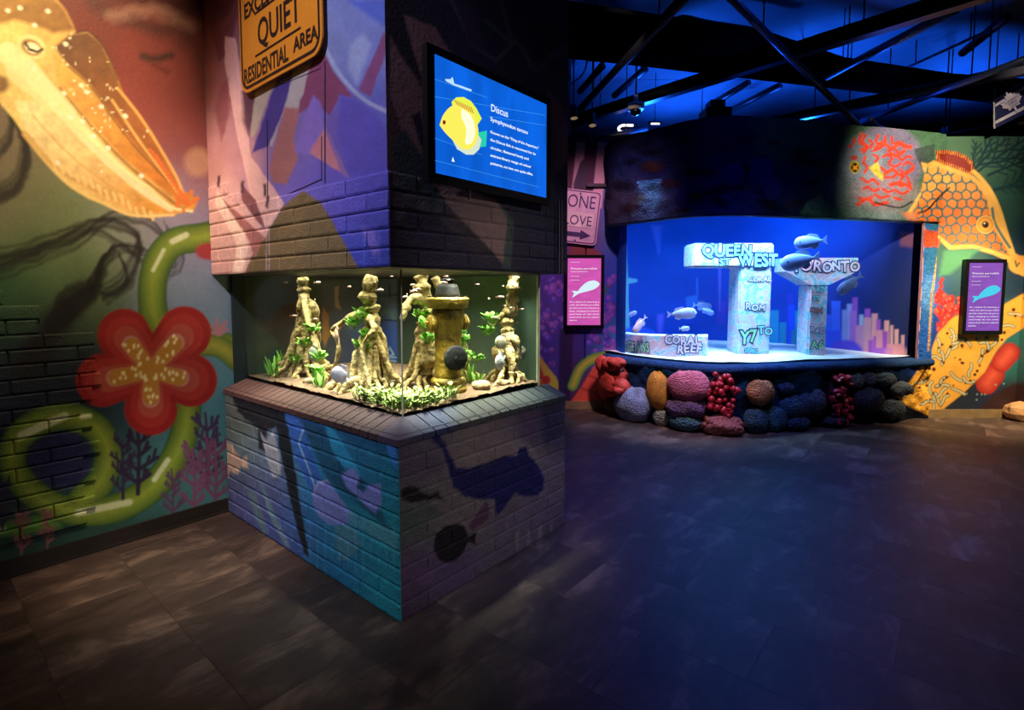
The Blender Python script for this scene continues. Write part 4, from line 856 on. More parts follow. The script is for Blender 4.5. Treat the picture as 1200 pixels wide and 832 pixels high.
# bright LED arc and strips on the wall top behind the canopy
M_LED = mat('led_tube', '#ffffff', .4, bump=0, emit='#fff0e0', estr=2.2)
arc = smooth([atY(742, 147, 8.0), atY(730, 147, 8.0), atY(725, 150, 8.0), atY(727, 154, 8.0), atY(733, 155, 8.0)], 5)
tag(MB().tube(arc, .018, 7).build('led_arc', M_LED, None, True, origin=arc[0]), 'short curled white LED tube beside the dome camera', 'light')
for q, lb in [((768, 145), 'short white LED strip above the dark canopy near the dome camera'), ((823, 146), 'short white LED strip above the dark canopy near the equipment box')]:
    A = atY(q[0] - 5, q[1], 8.2); B = atY(q[0] + 5, q[1], 8.2); o = thing('led_strip', (A + B) / 2, lb, 'light')
    MB().tube([A, B], .013, 6).build('led_tube', M_LED, o, True); MB().cbox((A + B) / 2 + (0, .03, .025), .2, .04, .03).build('housing', M_BLACK, o)
    MB().tube([(A + B) / 2 + (0, .03, .02), (A + B) / 2 * (1, 1, 0) + (0, .03, 4.92)], .006, 5).build('hanger_rod', M_STEEL, o)
# maple leaf banner
def leaf_outline():
    half = [(0, 1), (.13, .72), (.30, .80), (.25, .38), (.45, .55), (.52, .40), (.85, .42), (.74, .22), (.85, .08), (.45, -.22), (.5, -.38), (.08, -.32), (.06, -.75)]
    return half + [(-x, y) for x, y in reversed(half) if x > 0]
BQ = [atY(x, y, 6.3) for x, y in [(1165, 121), (1212, 91), (1212, 128), (1165, 151)]]
Bo = np.mean(BQ, 0); o = thing('team_banner', Bo, 'navy hanging banner with white maple leaf and two white stripes', 'banner')
BN = np.array([0, -1.0, 0]); M_NAVY = mat('navy_cloth', '#141c4c', .8, nscale=20); M_WCLOTH = mat('white_cloth', '#d8d0d0', .8)
MB().prism(BQ, -BN, .012).build('cloth', M_NAVY, o)
for t0, t1 in [(.07, .17), (.72, .84)]:
    L0, R0, R1, L1 = BQ; q = [L0 + (L1 - L0) * t0, R0 + (R1 - R0) * t0, R0 + (R1 - R0) * t1, L0 + (L1 - L0) * t1]
    MB().prism([p + BN * .003 for p in q], -BN, .003).build('stripe', M_WCLOTH, o)
lc = atY(1186, 121, 6.29); lu = (BQ[1] - BQ[0]) / np.linalg.norm(BQ[1] - BQ[0]); lv = np.array([-lu[2], 0, lu[0]])
MB().prism([lc + (lu * x + lv * y) * .15 + BN * .006 for x, y in leaf_outline()], -BN, .005).build('maple_leaf', M_WCLOTH, o)
tb = MB()
for k, s in enumerate(['TORONTO', 'MAPLE', 'LEAFS']): text_mb(tb, s, lc + lv * (.028 - .035 * k) + BN * .0125, lu, lv, .036, 'CENTER')
tb.build('lettering', M_NAVY, o)
MB().tube([BQ[0] + lv * .02 - lu * .03, BQ[1] + lv * .02], .012, 6).build('hanging_rod', M_STEEL, o); MB().tube([BQ[0] + lv * .01, BQ[3]], .014, 6).build('side_pole', M_BLACK, o)
MB().tube([BQ[0], np.array([BQ[0][0], BQ[0][1], 4.92])], .006, 5).build('wire', M_STEEL, o)

# ================================================================== brick pillar over the small aquarium
ZP = 1.705
pil = thing('brick_pillar', PB(1.0, .66, ZP), 'mural-painted square pillar with a brick hem above the small aquarium', 'pillar', kind='structure')
mb = MB(); mb.box(PB(-.008, -.038, ZP), LA * 2.0, RB * 1.41, ZV * (4.9 - ZP), hx('#2c2838')); core = mb.build('pillar_core', M_PAINT, pil)
mb = MB(); painted_panel(mb, PB(-.01, -.04, ZP), LA, ZV, 2.01, 2.0, .0085, paint_pillar_long); mb.build('long_face', M_PAINT, pil)
mb = MB(); painted_panel(mb, PB(-.01, -.04, ZP), RB, ZV, 1.42, 2.0, .0085, paint_pillar_short); mb.build('short_face', M_PAINT, pil)
def pl_keep(a, b, k):
    # hem of five courses, seven where it meets the left wall, stepping down
    if k < 5: return True
    return a > (1.25 if k == 5 else 1.55)
lay_bricks(pil, PB(-.022, -.04, ZP), LA, ZV, -RB, 2.022, 7, 0, .086, .34, .009, .009, paint_pillar_long, keep=pl_keep)
lay_bricks(pil, PB(-.01, -.04, ZP), RB, ZV, -LA, 1.42, 5, 0, .086, .34, .005, .009, paint_pillar_short, first=1)
# thin inset outline of the service hatch on the long face
hm = mat('hatch_groove', '#241c30', .8, bump=0); hb = MB()
q = lambda x, y: atplane(x, y, PB(0, -.041, 0), RB)
hb.tube([q(381, 72), q(381, 215)], .004, 4); hb.tube([q(377, 210), q(314, 238)], .003, 4); hb.tube([q(313, 140), q(314, 238)], .003, 4); hb.tube([q(377, 160), q(377, 212)], .003, 4); hb.tube([q(320, 103), q(376, 80)], .002, 4)
hb.build('hatch_outline', hm, pil)
hb = MB(); hb.tube([PB(-.045, 1.24, ZP), PB(-.04, 1.24, 2.16)], .006, 6); hb.tube([PB(-.045, 1.27, ZP), PB(-.04, 1.27, 2.16)], .006, 6); hb.build('conduit', mat('purple_conduit', '#4a3a58', .5, bump=0), pil)

# road sign on the pillar
sg_b = -.075
def onlong(x, y, b=sg_b): return atplane(x, y, PB(0, b, 0), RB)
_p, _q = onlong(283, 111), onlong(378, 57)
SA0, SA1, SZ0 = ab(_p)[0], ab(_q)[0], (_p[2] + _q[2]) / 2 - .01; SK = (SA0 - SA1) / .875; print('sign', SA0, SA1, SZ0, _p[2], _q[2])
sg = thing('road_sign', PB(.8, sg_b, SZ0), 'orange QUIET RESIDENTIAL AREA road sign on the mural pillar', 'sign')
M_SIGN = mat('orange_sign', '#d98a22', .45, nscale=60, namt=.08, bump=0); M_SBLK = mat('sign_black', '#14100c', .5, bump=0)
def rrect(a0, a1, z0, z1, r, b, n=6):
    pts = []
    for (ca, cz, t0) in [(a0 - r, z0 + r, -90), (a0 - r, z1 - r, 0), (a1 + r, z1 - r, 90), (a1 + r, z0 + r, 180)]:
        for k in range(n + 1):
            t = math.radians(t0 + 90 * k / n); pts.append(PB(ca + r * math.cos(t), b, cz + r * math.sin(t)))
    return pts
STOP = SZ0 + .98
MB().prism(rrect(SA0, SA1, SZ0, STOP, .09, sg_b), RB, .008).build('plate', M_SIGN, sg)
def ringstrip(outer, inner, N, th):
    mb = MB(); n = len(outer); v = list(outer) + list(inner); mb.add(v, [(i, (i + 1) % n, n + (i + 1) % n, n + i) for i in range(n)]); return mb
ringstrip(rrect(SA0 - .018, SA1 + .018, SZ0 + .018, STOP - .018, .08, sg_b - .002), rrect(SA0 - .034, SA1 + .034, SZ0 + .034, STOP - .034, .066, sg_b - .002), RB, 0).build('border', M_SBLK, sg)
tb = MB(); LR = -LA
def sgtext(s, a0, a1, z, hgt):
    a0, a1 = SA0 - (1.235 - a0) * SK, SA0 - (1.235 - a1) * SK
    fit_text(tb, s, PB(a0, sg_b - .002, z), PB(a1, sg_b - .002, z), ZV, hgt, offset=.004)
def sgpx(s_, p0, p1, hpx):
    A, B, Tp = onlong(*p0, sg_b - .002), onlong(*p1, sg_b - .002), onlong(p0[0], p0[1] - hpx, sg_b - .002); B[2] = A[2]; t_ = MB(); fit_text(t_, s_, A, B, ZV, Tp[2] - A[2], offset=.003); tag(t_.build('lettering', M_SBLK, sg), 'black word ' + s_)
sgpx('RESIDENTIAL', (286, 100), (337.5, 67), 18.5); sgpx('AREA', (344, 61), (372, 45), 17); sgpx('QUIET', (302, 55), (352, 23), 32); sgpx('EXCESSIVE', (286, 23.5), (338, 0), 18)
for p0, p1 in [((299, 67.5), (352, 28)), ((298, 18), (352, -22))]:
    A, B = onlong(*p0, sg_b - .002), onlong(*p1, sg_b - .002); B[2] = A[2]; MB().box(A, B - A, ZV * .012, RB * .001).build('rule', M_SBLK, sg)
MB().lathe([(.012, 0), (.012, .006), (.004, .008)], PB(1.19, sg_b - .002, SZ0 + .55), -RB, 10).build('screw', M_STEEL, sg, True)
MB().box(PB(.9, sg_b + .008, 2.8), LR * .2, ZV * .5, RB * .03).build('mount', M_STEEL, sg)

# television on the short face
TVA = -.078
_c = [atplane(x, y, PB(TVA, 0, 0), LA) for x, y in [(501, 48), (646, 118), (644.5, 243), (501, 208)]]; TB0 = (ab(_c[0])[1] + ab(_c[3])[1]) / 2; TB1 = (ab(_c[1])[1] + ab(_c[2])[1]) / 2; TZ0 = (_c[2][2] + _c[3][2]) / 2; TZ1 = (_c[0][2] + _c[1][2]) / 2
tv = thing('wall_screen', PB(TVA, (TB0 + TB1) / 2, TZ0), 'wide black-framed screen about discus fish on the pillar', 'screen')
MB().box(PB(TVA, TB0, TZ0), RB * (TB1 - TB0), ZV * (TZ1 - TZ0), LA * .035).build('casing', M_BLACK, tv)
MB().box(PB(TVA + .035, TB0 + .3, TZ0 + .12), RB * .3, ZV * .35, LA * .034).build('wall_mount', M_STEEL, tv)
def tvp(x, y, off=.002): return atplane(x, y, PB(TVA - off, 0, 0), LA)
scr = MB(); S0, S1, S2, S3 = TB0 + .045, TB1 - .045, TZ0 + .04, TZ1 - .04
n = 60; uu, vv = np.meshgrid(np.linspace(S0, S1, n), np.linspace(S2, S3, n), indexing='ij')
P = F0 + (TVA - .002) * LA + uu[..., None] * RB + vv[..., None] * ZV
nb = fbm(uu.ravel() * 400, vv.ravel() * 120, 30, 4); cc = hx('#0a62dc') * (.75 + .55 * nb)[:, None]
scr.grid(P, cc); so = scr.build('display', glow('tv_glow', '#ffffff', 1.0, True), tv); ORG[so.name] = ORG[tv.name]
G_YEL, G_WHT, G_CYA = glow('glow_yellow', '#f2e85a', 1.1), glow('glow_white', '#e6f4ff', 1.1), glow('glow_teal', '#2ad0b0', 1)
def tvpoly(name, pts, m, off): 
    P = [tvp(*q, off) for q in pts]; return MB().prism(P, LA, .0006).build(name, m, so)
D = lambda p: T(p, 500, 60, 4.62)
tvpoly('fish_tail', D([(275, 440), (327, 430), (322, 515), (290, 520)]), G_CYA, .003)
tvpoly('fish_fin', D([(135, 275), (160, 250), (200, 248), (240, 270), (270, 310), (298, 365), (268, 410), (150, 330)]), glow('glow_lemon', '#e0ec4a', 1.1), .0034)
tvpoly('fish_fin', D([(135, 470), (165, 530), (215, 560), (255, 560), (285, 530), (297, 480), (270, 440)]), glow('glow_pale', '#d8e8d0', 1.0), .0034)
tvpoly('fish_body', smooth(D([(70, 400), (90, 345), (130, 300), (180, 285), (235, 310), (265, 370), (280, 430), (270, 490), (235, 530), (190, 525), (140, 480), (100, 440), (70, 400)]), 5)[:-1], G_YEL, .004)
tvpoly('fish_sheen', smooth(D([(190, 310), (240, 350), (262, 420), (250, 490), (210, 500), (215, 420), (190, 360), (190, 310)]), 4)[:-1], glow('glow_cream', '#fffbd0', 1.15), .0046)
eye_c = D([(95, 385)])[0]; tvpoly('fish_eye', [(eye_c[0] + 1.8 * math.cos(t), eye_c[1] + 2.6 * math.sin(t)) for t in np.linspace(0, 6.28, 14)[:-1]], glow('glow_red', '#8a1010', 1), .0052)
for k in range(9):
    a = D([(150 + 11 * k, 262 + 5 * k)])[0]; b_ = D([(163 + 11 * k, 290 + 6 * k)])[0]; tvpoly('fin_stripe', [a, (a[0] + .9, a[1] + .3), (b_[0] + .9, b_[1]), b_], glow('glow_rust', '#c86a3a', 1), .005)
# faint chart lines
for y0, y1, x0, x1 in [(245, 345, 45, 640), (470, 560, 45, 300), (590, 735, 45, 610), (150, 250, 45, 330), (350, 400, 330, 640)]:
    a, b_ = D([(x0, y0)])[0], D([(x1, y1)])[0]; tvpoly('chart_line', [a, b_, (b_[0], b_[1] + .5), (a[0], a[1] + .5)], glow('glow_line', '#3f9aea', 1), .0028)
a = D([(100, 150), (130, 152), (140, 138), (150, 175), (190, 188), (245, 208), (240, 218), (190, 200), (145, 184), (105, 162)]); tvpoly('skyline_mark', a, glow('glow_sky', '#bfe2ff', 1), .003)
a = D([(142, 572), (152, 600), (136, 596)]); tvpoly('boat_mark', a, G_WHT, .003)
tb = MB()
def tvtext(s, x0, y0, x1, y1, hpx):
    A, B = tvp(*D([(x0, y0)])[0], .004), tvp(*D([(x1, y1)])[0], .004); top = tvp(*D([(x0, y0 - hpx)])[0], .004); B[2] = A[2]
    t_ = MB(); fit_text(t_, s, A, B, ZV, top[2] - A[2], offset=.0005); t_.build('lettering', G_WHT, so)
tvtext('Discus', 347, 322, 440, 360, 40); tvtext('Symphysodon tarzoo', 345, 376, 548, 452, 22)
for k, s in enumerate(['Known as the "King of the Aquarium,"', 'the Discus fish is renowned for its', 'circular, flattened body and', 'extraordinary range of colour', 'patterns, no two are quite alike.']):
    y0 = 443 + 42 * k; x1 = [606, 590, 552, 565, 575][k]; tvtext(s, 345, y0, x1, y0 + (x1 - 345) * .33, 15)

# ================================================================== plinth and small aquarium
aq = thing('pillar_aquarium', PB(1.0, .7, 0), 'small planted aquarium with a fire hydrant on a mural brick plinth', 'aquarium')
pb = MB(); pb.box(PB(.007, .007, 0), LA * 1.985, RB * 1.385, ZV * .885, hx('#2c2838'))
painted_panel(pb, PB(.006, .006, 0), LA, ZV, 1.985, .885, .0095, paint_plinth_long); painted_panel(pb, PB(.006, .006, 0), RB, ZV, 1.388, .885, .0095, paint_plinth_short)
plinth = pb.build('plinth', M_PAINT, aq); ORG[plinth.name] = ORG[aq.name]
lay_bricks(plinth, PB(0, .006, 0), LA, ZV, -RB, 1.985, 10, 0, .0885, .34, .006, .0095, paint_plinth_long, jit=.0008, joint=.0045)
lay_bricks(plinth, PB(.006, .006, 0), RB, ZV, -LA, 1.388, 10, 0, .0885, .34, .0035, .0095, paint_plinth_short, first=1, jit=.0006, joint=.0035)
def paint_sill_long(x, y):
    c = Canvas(x, y); c.rbf([(265, 455, '#a0706a'), (310, 460, '#6a4640'), (370, 475, '#5c3e3a'), (430, 495, '#54383c'), (465, 505, '#50384c')], 25); c.mottle(6, .25, 4); c.c *= .5; return c.c
def paint_sill_short(x, y):
    c = Canvas(x, y); c.rbf([(470, 505, '#564660'), (500, 485, '#4c5060'), (508, 495, '#2c3c78'), (550, 480, '#56585a'), (600, 465, '#4e5254'), (630, 458, '#3a4a48'), (660, 460, '#2c3840')], 14); c.mottle(5, .2, 4); c.c *= .55; return c.c
sill = MB(); sill.box(PB(.02, .02, .86), LA * 1.97, RB * 1.37, ZV * .05, hx('#2a2024')); sill_o = sill.build('sill', M_PAINT, aq); ORG[sill_o.name] = ORG[aq.name]
def sill_brick(c0, c1, long_side):
    """sloped cap brick from the outer edge up to the glass"""
    g = .004; mb = MB(); v = []
    for zz in (0, 1):
        for (t, o_) in ((c0 + g, 0), (c1 - g, 0), (c1 - g, 1), (c0 + g, 1)):
            d = (-.006 if o_ == 0 else .152); z = (.898 if o_ == 0 else .957) if zz else (.868 if o_ == 0 else .90)
            v.append(PB(t, d, z) if long_side else PB(d, t, z))
    v = np.array(v); x, y = proj(v); mb.add(v, [(0, 1, 2, 3), (4, 5, 6, 7), (0, 1, 5, 4), (1, 2, 6, 5), (2, 3, 7, 6), (3, 0, 4, 7)], (paint_sill_long if long_side else paint_sill_short)(x, y))
    mb.build('brick', M_BRICKP, sill_o)
t = .15
while t < 1.98: sill_brick(t, min(t + .076, 1.99), True); t += .076
t = .15
while t < 1.39: sill_brick(t, min(t + .083, 1.395), False); t += .083
mb = MB(); cv = [PB(-.006, -.006, .898), PB(.15, -.006, .898), PB(.15, .15, .958), PB(-.006, .15, .898), PB(-.006, -.006, .868), PB(.15, -.006, .868), PB(.15, .15, .868), PB(-.006, .15, .868)]
x, y = proj(np.array(cv)); mb.add(cv, [(0, 1, 2), (0, 2, 3), (0, 1, 5, 4), (0, 3, 7, 4), (1, 2, 6, 5), (2, 3, 7, 6), (4, 5, 6, 7)], paint_sill_short(x, y)); mb.build('corner_brick', M_BRICKP, sill_o)
# tank
GA, GB, GA1, GB1, GZ0, GZ1 = .15, .15, 1.965, 1.30, .93, ZP - .002
tank = MB(); tank.box(PB(GA, GB, .90), LA * (GA1 - GA), RB * (GB1 - GB), ZV * .03, hx('#20201c')); tank_o = tank.build('tank_base', M_PAINT, aq); ORG[tank_o.name] = ORG[aq.name]
M_GLASS = glass('tank_glass', '#f4fbf6')
MB().box(PB(GA + .012, GB, GZ0), LA * (GA1 - GA - .012), RB * .01, ZV * (GZ1 - GZ0)).build('glass_pane', M_GLASS, aq)
MB().box(PB(GA, GB + .012, GZ0), LA * .01, RB * (GB1 - GB - .03), ZV * (GZ1 - GZ0)).build('glass_pane', M_GLASS, aq)
lamp('AREA', 'aquarium_side_fill', PB(.24, .75, ZP - .008), PB(.24, .75, 0), 14, (1, .95, .78), .12, sy=1.0, spread=42).rotation_euler = (0, 0, math.atan2(LA[1], LA[0]))  # extra lamp added to brighten the tank behind the short glass
M_SIL = mat('silicone_bead', '#c8cdb0', .3, bump=0)
MB().box(PB(GA - .001, GB - .001, GZ0), LA * .006, RB * .006, ZV * (GZ1 - GZ0)).build('corner_bead', M_SIL, aq)
MB().box(PB(GA - .001, GB1 - .022, GZ0), LA * .014, RB * .022, ZV * (GZ1 - GZ0)).build('end_lit_edge', mat('bright_edge', '#cfd8b0', .3, bump=0), aq)  # pane edge catching light, its brightness put into this pale strip
def paint_tankback(x, y):
    c = Canvas(x, y); S = lambda p: T(p, 265, 300, 4.38)
    c.rbf([(285, 340, '#2c3430'), (320, 380, '#343c38'), (350, 350, '#3c443e'), (350, 430, '#2c3a30'), (375, 400, '#465058'), (400, 340, '#6a7480'), (430, 360, '#6c7a92'), (455, 340, '#7688a6'), (455, 400, '#4868c8'), (450, 430, '#3a5ac0'), (420, 430, '#4a5270')], 16)
    c.poly(S([(415, 110), (425, 110), (425, 560), (415, 560)]), '#8a968c', .7); c.poly(S([(425, 110), (880, 95), (880, 120), (425, 128)]), '#4a5654', .8, .8)
    c.poly(S([(500, 260), (525, 300), (535, 420), (500, 470), (488, 360)]), '#b88448', 1, .9, wob=2); c.poly(S([(555, 160), (580, 150), (575, 220), (590, 280), (560, 260)]), '#c8b0a0', 1, .9)
    c.stroke(S([(735, 205), (880, 200)]), .7, '#2a3040', .5); c.stroke(S([(790, 330), (880, 330)]), .7, '#2a3040', .5); c.stroke(S([(840, 150), (840, 210)]), .8, '#2a3040', .5); c.stroke(S([(770, 260), (880, 262)]), .5, '#3a4458', .5)
    c.stroke(smooth(S([(775, 320), (800, 290), (835, 285), (860, 320)])), 2, '#6a9a70', 1, .8)
    c.stroke(S([(820, 500), (840, 470), (860, 505), (815, 520), (870, 520)]), .9, '#b8d8ff', .6); c.stroke(S([(815, 540), (870, 540)]), .9, '#b8d8ff', .6)
    c.c *= .85; return c.c
mb = MB(); painted_panel(mb, PB(GA1, GB, GZ0), RB, ZV, GB1 - GB, GZ1 - GZ0, .009, paint_tankback); mb.build('back_panel', M_PAINT, aq)
def paint_tankend(x, y):
    k = paint_tankback(x, y); c = Canvas(x, y); c.rbf([(480, 340, '#2e3a30'), (520, 400, '#34463a'), (570, 350, '#4c665a'), (600, 400, '#3c5448'), (620, 340, '#5a7868'), (560, 440, '#5a6a58')], 22)
    t = np.clip((x - 464) / 3, 0, 1)[:, None]; return k * (1 - t) + c.c * t * .95
mb = MB(); painted_panel(mb, PB(GA + .03, GB1, GZ0), LA, ZV, GA1 - GA - .03, GZ1 - GZ0, .011, paint_tankend); mb.build('end_panel', M_PAINT, aq)
# dark upright where the tank meets the wall
MB().box(PB(GA1 + .002, .075, .90), LA * .03, RB * .6, ZV * (ZP - .90)).build('dark_upright', mat('dark_upright', '#12262c', .6, bump=0), aq)
# gravel bed
M_SOIL = mat('brown_gravel', '#5e4632', .9, nscale=40, namt=.5, bump=.8, bscale=120)
uu, vv = np.meshgrid(np.linspace(GA + .001, GA1 - .003, 90), np.linspace(GB + .001, GB1 - .003, 60), indexing='ij')
zz = .968 + .035 * fbm(uu * 100, vv * 100, 28, 3) + .012 * vnoise(uu * 100, vv * 100, 3, 8) - .012
P = F0 + uu[..., None] * LA + vv[..., None] * RB + zz[..., None] * ZV
sb = MB(); sb.grid(P); tag(sb.build('gravel_bed', M_SOIL, aq, True), kind='stuff')
def SOIL(a, b): return float(.968 + .035 * fbm(np.array([a * 100]), np.array([b * 100]), 28, 3)[0] + .012 * vnoise(np.array([a * 100]), np.array([b * 100]), 3, 8)[0] - .012)
lamp('AREA', 'aquarium_light', PB(1.05, .72, ZP - .006), PB(1.05, .72, 0), 40, (1, .93, .72), 1.5, sy=.9, spread=75).rotation_euler = (0, 0, math.atan2(LA[1], LA[0]))
lamp('AREA', 'aquarium_front_fill', PB(.85, .24, ZP - .008), PB(.85, .24, 0), 13, (1, .95, .78), 1.3, sy=.12, spread=42).rotation_euler = (0, 0, math.atan2(LA[1], LA[0]))  # second added lamp, brightens what stands near the long glass

# hydrant
ha, hbb = .36, .66; HZ = SOIL(ha, hbb) - .005; HC = PB(ha, hbb, HZ)
hy = thing('fire_hydrant', HC, 'weathered yellow fire hydrant with black bonnet standing in the aquarium', 'hydrant')
M_HYD = mat('hydrant_yellow', '#8e7226', .5, nscale=11, namt=.85, bump=.6, bscale=30); M_HBL = mat('hydrant_black', '#0c0d12', .8, nscale=12, namt=.4, bump=.3)
sx = 1.0
HK = .925
hl = lambda prof, n=28: MB().lathe([(r, z * HK) for r, z in prof], HC, n=n)
hl([(.105, 0), (.112, .012), (.112, .035), (.098, .045), (.094, .052), (.106, .058), (.106, .085), (.09, .098)]).build('base_flange', M_HYD, hy, True)
hl([(.086, .085), (.082, .12), (.078, .25), (.08, .36), (.086, .41), (.094, .45), (.098, .50), (.094, .535), (.09, .55)]).build('barrel', M_HYD, hy, True)
hl([(.095, .545), (.118, .55), (.126, .58), (.13, .606), (.128, .612), (.118, .618), (.09, .62)]).build('top_flange', M_HYD, hy, False)
hl([(.078, .615), (.074, .64), (.066, .68), (.058, .70), (.036, .708), (.034, .722), (.044, .726), (.044, .735), (.02, .74)], 24).build('bonnet', M_HBL, hy, True)
MB().lathe([(.016, 0), (.016, .018)], HC + ZV * .73 * HK, n=5).build('operating_nut', M_HBL, hy)
for k in range(8):
    t = k * math.pi / 4 + .2; q = HC + np.array([.108 * math.cos(t), .108 * math.sin(t), .612 * HK]); MB().lathe([(.011, 0), (.011, .014)], q, n=6).build('bolt', M_HBL, hy)
fa = np.array([.55, -.835, 0]); sd = np.array([.835, .55, 0])
def nozzle(A, z, r, ln, m, nm):
    C_ = HC + ZV * z
    MB().lathe([(r * .7, .05), (r * .72, .075 + ln * .3), (r * .95, .08 + ln * .3), (r * .95, .08 + ln * .55)], C_, A, 20).build(nm + '_neck', M_HYD, hy, True)
    cp = MB().lathe([(r, .08 + ln * .5), (r, .08 + ln * .85), (r * .82, .08 + ln), (r * .3, .083 + ln)], C_, A, 20).build(nm + '_cap', m, hy, True); ORG[cp.name] = ORG[hy.name]
    MB().lathe([(.014, .08 + ln), (.014, .1 + ln)], C_, A, 5).build('cap_nut', m, cp)
nozzle(fa, .215, .076, .03, M_HBL, 'pumper'); nozzle(sd, .42, .05, .045, M_HYD, 'hose'); nozzle(-sd, .42, .05, .045, M_HYD, 'hose')

# driftwood
M_WOOD = mat('pale_driftwood', '#a08a5c', .85, nscale=26, namt=.85, bump=1.0, bscale=38)
def wood(a, b, top, n, reach, label, r0=.05, seed=1, fork=None, kz=.42, amin=0, amax=6.28):
    rr = np.random.default_rng(seed); z0 = SOIL(a, b); C_ = PB(a, b, z0); Tp = PB(*top, GZ1 - .01)
    o = thing('driftwood', C_, label, 'driftwood', 'driftwood trunks in the small aquarium'); K = PB(a, b, z0 + .10)
    def walk(A, B, m, amp):
        A, B = np.asarray(A), np.asarray(B); return [A + (B - A) * t + (0 if t in (0, 1) else 1) * rr.normal(0, amp, 3) for t in np.linspace(0, 1, m)]
    def gnarl(pts, ra, rb_, nm, nn=9):
        p = smooth(pts, 5); k = np.linspace(ra, rb_, len(p)) * (1 + .16 * np.sin(np.arange(len(p)) * 1.7 + seed) + .14 * rr.normal(size=len(p)))
        MB().tube(p, np.maximum(k, .004), nn, rough=.22).build(nm, M_WOOD, o, True)
    gnarl(walk(K, Tp, 7, .011), r0 * 1.35, r0 * .85, 'trunk', 11)
    for f in (fork or []):
        A = K + (Tp - K) * f[3]; B = PB(*f[:3]); mid = (A + B) / 2 + ZV * .03; gnarl([A, mid + rr.normal(0, .012, 3), B], r0 * .62, r0 * .36, 'branch')
        if len(f) > 4: gnarl([B, PB(f[0] * .6 + a * .4 + .02, f[1] - .01, f[2] - .12), PB(f[0] + .03, f[1] - .02, z0 + .01)], r0 * .36, r0 * .2, 'branch', 7)
    for k in range(n):
        t = amin + (amax - amin) * (k + rr.uniform(.2, .8)) / n; R_ = reach * rr.uniform(.55, 1.15); h0 = rr.uniform(.4, 1) * kz
        ra, rb_ = R_ * math.cos(t), R_ * math.sin(t); ea, eb = np.clip(a + ra, GA + .05, GA1 - .05), np.clip(b + rb_, GB + .05, GB1 - .05)
        S0 = K + (Tp - K) * min(.9, h0 / .7); D_ = PB(ea, eb, 0) - PB(a, b, 0); e = PB(ea, eb, SOIL(ea, eb) - .012); rk = rr.uniform(.017, .033)
        q1 = S0 + D_ * .22 - ZV * h0 * .3; q2 = S0 * (1, 1, 0) + D_ * .48 + ZV * (z0 + h0 * .28); q3 = S0 * (1, 1, 0) + D_ * .75 + ZV * (z0 + .05)
        gnarl([S0, q1 + rr.normal(0, .012, 3), q2 + rr.normal(0, .014, 3), q3 + rr.normal(0, .01, 3), e], rk * 1.1, rk * .6, 'root', 8)
wood(1.60, .44, (1.66, .44), 15, .24, 'forked pale driftwood trunk at the dark back end of the aquarium', .042, 2, [(1.76, .40, 1.06, .9), (1.30, .36, 1.12, .8)], .55)
wood(.88, .45, (.84, .46), 19, .25, 'thick pale driftwood stump with arching roots beside the corner glass', .05, 5, [(1.14, .36, 1.34, .62, 1), (.64, .34, 1.37, .55, 1)], .42)
wood(.60, .72, (.70, .74), 17, .25, 'knotted driftwood trunk just behind the fire hydrant', .052, 8, [(.62, .52, 1.42, .75)], .5)
wood(.64, 1.10, (.88, 1.02), 8, .16, 'slim leaning driftwood stem on the far side of the hydrant', .032, 11, None, .25)
wood(.34, 1.15, (.29, 1.20), 9, .14, 'dark cleft driftwood trunk at the bright end edge of the aquarium', .04, 14, [(.42, 1.1, 1.35, .6)], .35)
# stones
M_STONE = mat('aquarium_stone', '#8a7656', .85, nscale=12, namt=.4, bump=.6)
for k, (a, b, r, lb) in enumerate([(.27, .86, .045, 'tan stone beside the base of the fire hydrant'), (.25, 1.05, .03, 'small pale stone near the end glass of the aquarium'), (1.3, .28, .03, 'small stone among the roots by the long glass')]):
    q = PB(a, b, SOIL(a, b) + r * .4); tag(MB().ball(q, r * 1.3, r, r * .8, amp=.35, seed=k + 3).build('stone', M_STONE, None, True, origin=q), lb, 'stone')
# plants
M_LEAF = mat('leaf_green', '#78b44a', .5, nscale=20, namt=.35, bump=.1, rnd=.25); M_PALE = mat('leaf_pale', '#7c8c48', .55, nscale=20, namt=.35, bump=.1, rnd=.2); M_STEM = mat('plant_stem', '#4a6a2a', .6, bump=0)
def leaf(mb, B, d, ln, w, rr, droop=.3):
    d = d / np.linalg.norm(d); s = np.cross(d, ZV); s = s / (np.linalg.norm(s) + 1e-6); n = np.cross(s, d)
    P = []
    for t, k in ((0, .15), (.3, .9), (.6, 1), (.85, .55), (1, .05)):
        c_ = B + d * ln * t - ZV * droop * ln * t * t; P.append([c_ - s * w * k, c_ + n * w * .25 * k - n * .0, c_ + s * w * k])
    mb.grid(np.array(P))
def plant(name, base, n, ln, w, up, label, group, m, seed, spread=.02, h=.05):
    rr = np.random.default_rng(seed); o = thing(name, base, label, 'plant', group); lf = MB(); st = MB()
    for k in range(n):
        t = rr.uniform(0, 6.28); q = base + np.array([math.cos(t), math.sin(t), 0]) * spread * rr.random() ** .5; top = q + ZV * h * rr.uniform(.2, 1) + np.array([math.cos(t), math.sin(t), 0]) * .012
        if k % 2 == 0: st.tube([q - ZV * .004, top], .0022, 4)
        leaf(lf, top if k % 2 == 0 else q + (top - q) * .6, np.array([math.cos(t), math.sin(t), up * rr.uniform(.6, 1.4)]), ln * rr.uniform(.7, 1.2), w * rr.uniform(.8, 1.2), rr)
    lf.build('foliage', m, o); st.build('stem', M_STEM, o)
k = 0
pg = [(.22, .22), (.29, .21), (.36, .22), (.43, .21), (.21, .30), (.21, .38), (.29, .29), (.37, .30), (.45, .28), (.22, .46), (.29, .38), (.52, .22), (.60, .22), (.23, .53)]
